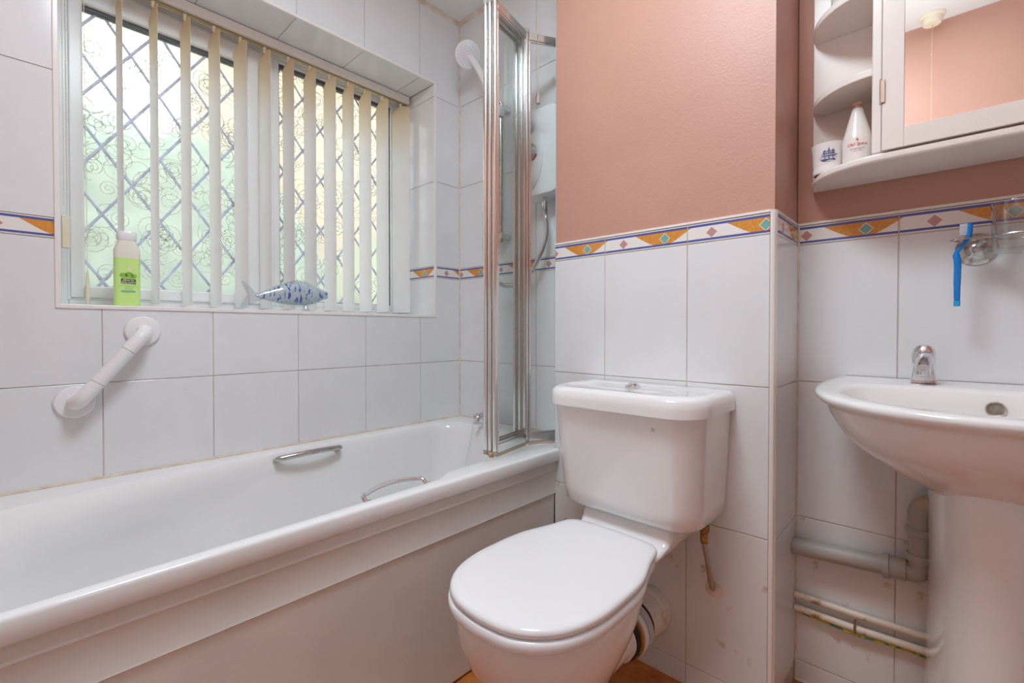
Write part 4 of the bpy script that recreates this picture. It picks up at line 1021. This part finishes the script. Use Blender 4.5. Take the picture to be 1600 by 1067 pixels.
def sline(p, q, w=.0005):
    p, q = Vector((*p, 0)), Vector((*q, 0)); d = (q - p).normalized(); n_ = Vector((-d.y, d.x, 0)) * w; N = 3; vs = []
    for k in range(N + 1):
        c = p.lerp(q, k / N); vs += [on_mug(*(c + n_).xy), on_mug(*(c - n_).xy)]
    shp.add(vs, [(2 * k, 2 * k + 1, 2 * k + 3, 2 * k + 2) for k in range(N)])
for mxx, hgt in ((-.008, .013), (.0, .017), (.008, .014)):
    sline((mxx, -.009), (mxx, hgt)); 
    for zz in (-.002, .004, .009): sline((mxx - .0035, zz), (mxx + .0035, zz), .0011)
    sline((mxx, hgt), (mxx - .007, -.008), .0003); sline((mxx, hgt), (mxx + .007, -.008), .0003)
shp.add([on_mug(x, y) for x, y in ((-.017, -.0085), (-.010, -.0085), (0, -.0095), (.012, -.0085), (.014, -.0125), (0, -.0145), (-.011, -.0135))], [(0, 1, 2, 3, 4, 5, 6)])
sline((-.008, .010), (-.019, -.007), .0003); sline((.008, -.002), (.017, .001), .0009)
obj('ship_print', shp, INKB, mg, smooth=False)
ob = thing('aftershave_bottle', 'white conical aftershave bottle with red lettering on cabinet base', 'bottle', (-.156, 1.352, .376))
ox, oy, oz = -.1535, 1.335, .3757
BP = [(.024, 0), (.0275, .002), (.0285, .012), (.0290, .058), (.0280, .066), (.0262, .074), (.0117, .130), (.0105, .135), (.0090, .138)]
obj('body', MB().lathe(BP, (ox, oy, oz), seg=36), OPAL, ob)
obj('collar', MB().lathe([(.0098, .1345), (.0102, .136), (.0102, .1385), (.0090, .1395)], (ox, oy, oz), seg=24), mat('grey_band', (.45, .42, .40), .3, metal=.5), ob)
obj('stopper', MB().lathe([(.0065, .139), (.0065, .144), (.0092, .1455), (.0095, .1485), (.006, .150)], (ox, oy, oz), seg=20), mat('peach_stopper', (.72, .50, .38), .4), ob)
fa3 = math.atan2(-oy, -ox)
def on_bot(dz): return lambda x, y: (ox + .0295 * math.cos(fa3 + x / .0292), oy + .0295 * math.sin(fa3 + x / .0292), oz + dz + y)
l1 = MB(); put_text(l1, 'Old Spice', .0098, on_bot(.047), 1.0, .35)
sh2 = MB(); c = on_bot(.056)
l1.add([c(x, y) for x, y in ((-.002, -.001), (.002, -.001), (.0015, .003), (0, .0045), (-.0015, .003))], [(0, 1, 2, 3, 4)])
obj('lettering', l1, INKR, ob, smooth=False)
l2 = MB(); put_text(l2, 'AFTER SHAVE', .0046, on_bot(.0365), 1.0); obj('lettering', l2, INKG, ob, smooth=False)
l3 = MB(); put_text(l3, 'LOTION', .0030, on_bot(.0315), 1.6); obj('lettering', l3, INKR, ob, smooth=False)
tag(obj('purple_box', MB().box(-.184, -.128, 1.345, 1.372, .7515, .86), PURPLE, smooth=False, bevel=.001), 'dark purple box on the highest corner shelf in view, beside cabinet side', 'box')
tag(obj('white_tube', MB().lathe([(.012, 0), (.013, .002), (.013, .02), (.0155, .024), (.0155, .10), (.006, .115)], (-.196, 1.368, .7515), seg=24), mat('tube_plastic', (.70, .66, .62), .3)), 'pale tube standing beside the purple box on corner shelf', 'tube')

# ------------------------------------------------------------------ tumbler holder, tumbler and toothbrush
hd = thing('tumbler_holder', 'chrome wall holder for tumbler and toothbrush above the washbasin', 'holder', (.06, 1.40, .18))
obj('wall_mount', MB().lathe([(.034, 0), (.034, .003), (.030, .006), (.028, .0075), (.022, .009), (.018, .012), (.014, .0185), (.006, .022)], (.047, YR, .176), (0, -1, 0), seg=32), DULLCH, hd)
obj('arm', MB().tube(spline([(.047, YR - .018, .176), (.050, YR - .04, .182), (.060, 1.372, .1885)], 5), .0045, 12), DULLCH, hd)
gx, gy = .1045, 1.360
def loop(cx, cy, r, z, r2=.0022, n=36): return MB().tube([(cx + r * math.cos(2 * math.pi * k / n), cy + r * math.sin(2 * math.pi * k / n), z) for k in range(n + 1)], r2, 8, caps=False)
pl = MB(); o1 = []; 
for k in range(25):
    a = R(60 + 240 * k / 24); o1.append((.026 + .022 * math.cos(a), 1.357 + .018 * math.sin(a)))
o1 += [(.066, 1.343), (.066, 1.372)]
slot = [(.020 + .008 * math.cos(2 * math.pi * k / 12), 1.3575 + .0085 * math.sin(2 * math.pi * k / 12)) for k in range(12)]
bm = bmesh.new(); vo = [bm.verts.new((x, y, 0)) for x, y in o1]; vi = [bm.verts.new((x, y, 0)) for x, y in slot]
es = [bm.edges.new((vo[i], vo[(i + 1) % len(vo)])) for i in range(len(vo))] + [bm.edges.new((vi[i], vi[(i + 1) % 12])) for i in range(12)]
bmesh.ops.triangle_fill(bm, use_beauty=True, edges=es); bm.verts.index_update()
vv0 = [v.co.xy[:] for v in bm.verts]; ff0 = [tuple(v.index for v in f.verts) for f in bm.faces]; bm.free()
no, ni = len(o1), 12
pl.add([(x, y, .1905) for x, y in vv0] + [(x, y, .1878) for x, y in vv0], ff0 + [tuple(reversed([i + len(vv0) for i in f])) for f in ff0] + [(i, (i + 1) % no, (i + 1) % no + len(vv0), i + len(vv0)) for i in range(no)] + [(no + i, no + (i + 1) % ni, no + (i + 1) % ni + len(vv0), no + i + len(vv0)) for i in range(ni)])
obj('brush_plate', pl, DULLCH, hd, smooth=False)
obj('tumbler_ring', loop(gx, gy, .0425, .1890), DULLCH, hd)
gl_ = MB().lathe([(.0001, .0), (.036, .0), (.0375, .003), (.0405, .097), (.0400, .0985), (.0388, .097), (.0358, .006), (.0001, .006)], (gx, gy, .157), seg=48, caps=False)
tag(obj('tumbler', gl_, TUMBLER), 'clear glass tumbler in the chrome holder above washbasin', 'glass')
tbh = thing('toothbrush', 'bright blue toothbrush with white bristles hanging in the chrome holder', 'toothbrush', (.0195, 1.3575, .06))
hx = .0285
path = spline([(.0345, 1.3575, .222), (.0335, 1.3575, .198), (.0310, 1.3575, .190), (.0215, 1.3575, .174), (.0150, 1.3575, .163), (.0170, 1.3575, .14), (.0165, 1.3575, .10), (.0165, 1.3575, .062)], 4)
rb = [.0052] * 5 + [.0046] * 4 + [.0038] * 4 + [.0042] * 4 + [.0062] * 4 + [.0060] * 4 + [.0054] * 3 + [.0048] * 1
rb = (rb + [.0048] * 40)[:len(path)]
obj('handle', MB().tube(path, rb, 14), BLUEP, tbh)
obj('end_tip', MB().lathe([(.0052, 0), (.0054, .002), (.0054, .011)], (.0165, 1.3575, .0510), seg=14), mat('pale_blue_plastic', (.02, .38, .70), .2), tbh)
br = MB()
for i in range(9):
    for j in range(3):
        z = .2215 - i * .0027; y = 1.3545 + j * .003
        br.tube([(.0320, y, z), (.0195, y, z + .0002)], .0010, 5)
tag(obj('bristles', br, BRIS, tbh), kind='stuff')

# ------------------------------------------------------------------ ceiling: pull switch and added fill lamp
ps = thing('pull_switch', 'round cream ceiling pull switch, seen in the cabinet mirror', 'switch', (-.06, -.232, ZC - .04))
obj('housing', MB().lathe([(.045, 0), (.045, -.006), (.036, -.010), (.032, -.034), (.029, -.038), (.001, -.038)], (-.055, -.232, ZC), seg=32), CREAMP, ps)
obj('cord', MB().tube([(-.055, -.232, ZC - .038), (-.055, -.232, .80)], .0009, 6), CORDM, ps)
for zz in (1.20, 1.05): obj('cord_knot', MB().lathe([(.001, -.005), (.0045, 0), (.001, .005)], (-.055, -.232, zz), seg=10), mat('gold_knot', (.65, .45, .18), .4), ps)
lp = thing('added_fill_lamp', 'round white fill lamp added on the ceiling out of view', 'lamp', (-.35, .45, ZC - .08))  # unseen fixture, added to brighten the room
LX, LY = -.50, .36
obj('base_ring', MB().lathe([(.27, 0), (.27, -.02), (.25, -.028)], (LX, LY, ZC), seg=48), WHITEP, lp)
em = bpy.data.materials.new('lit_opal_diffuser'); em.use_nodes = True
ep = em.node_tree.nodes['Principled BSDF']; ep.inputs['Base Color'].default_value = (.9, .88, .84, 1); ep.inputs['Emission Color'].default_value = (.79, .915, 1.0, 1); ep.inputs['Emission Strength'].default_value = 31.0
obj('diffuser', MB().lathe([(.248, -.027), (.244, -.034), (.232, -.037), (.09, -.038), (.001, -.038)], (LX, LY, ZC), seg=48, caps=False), em, lp)
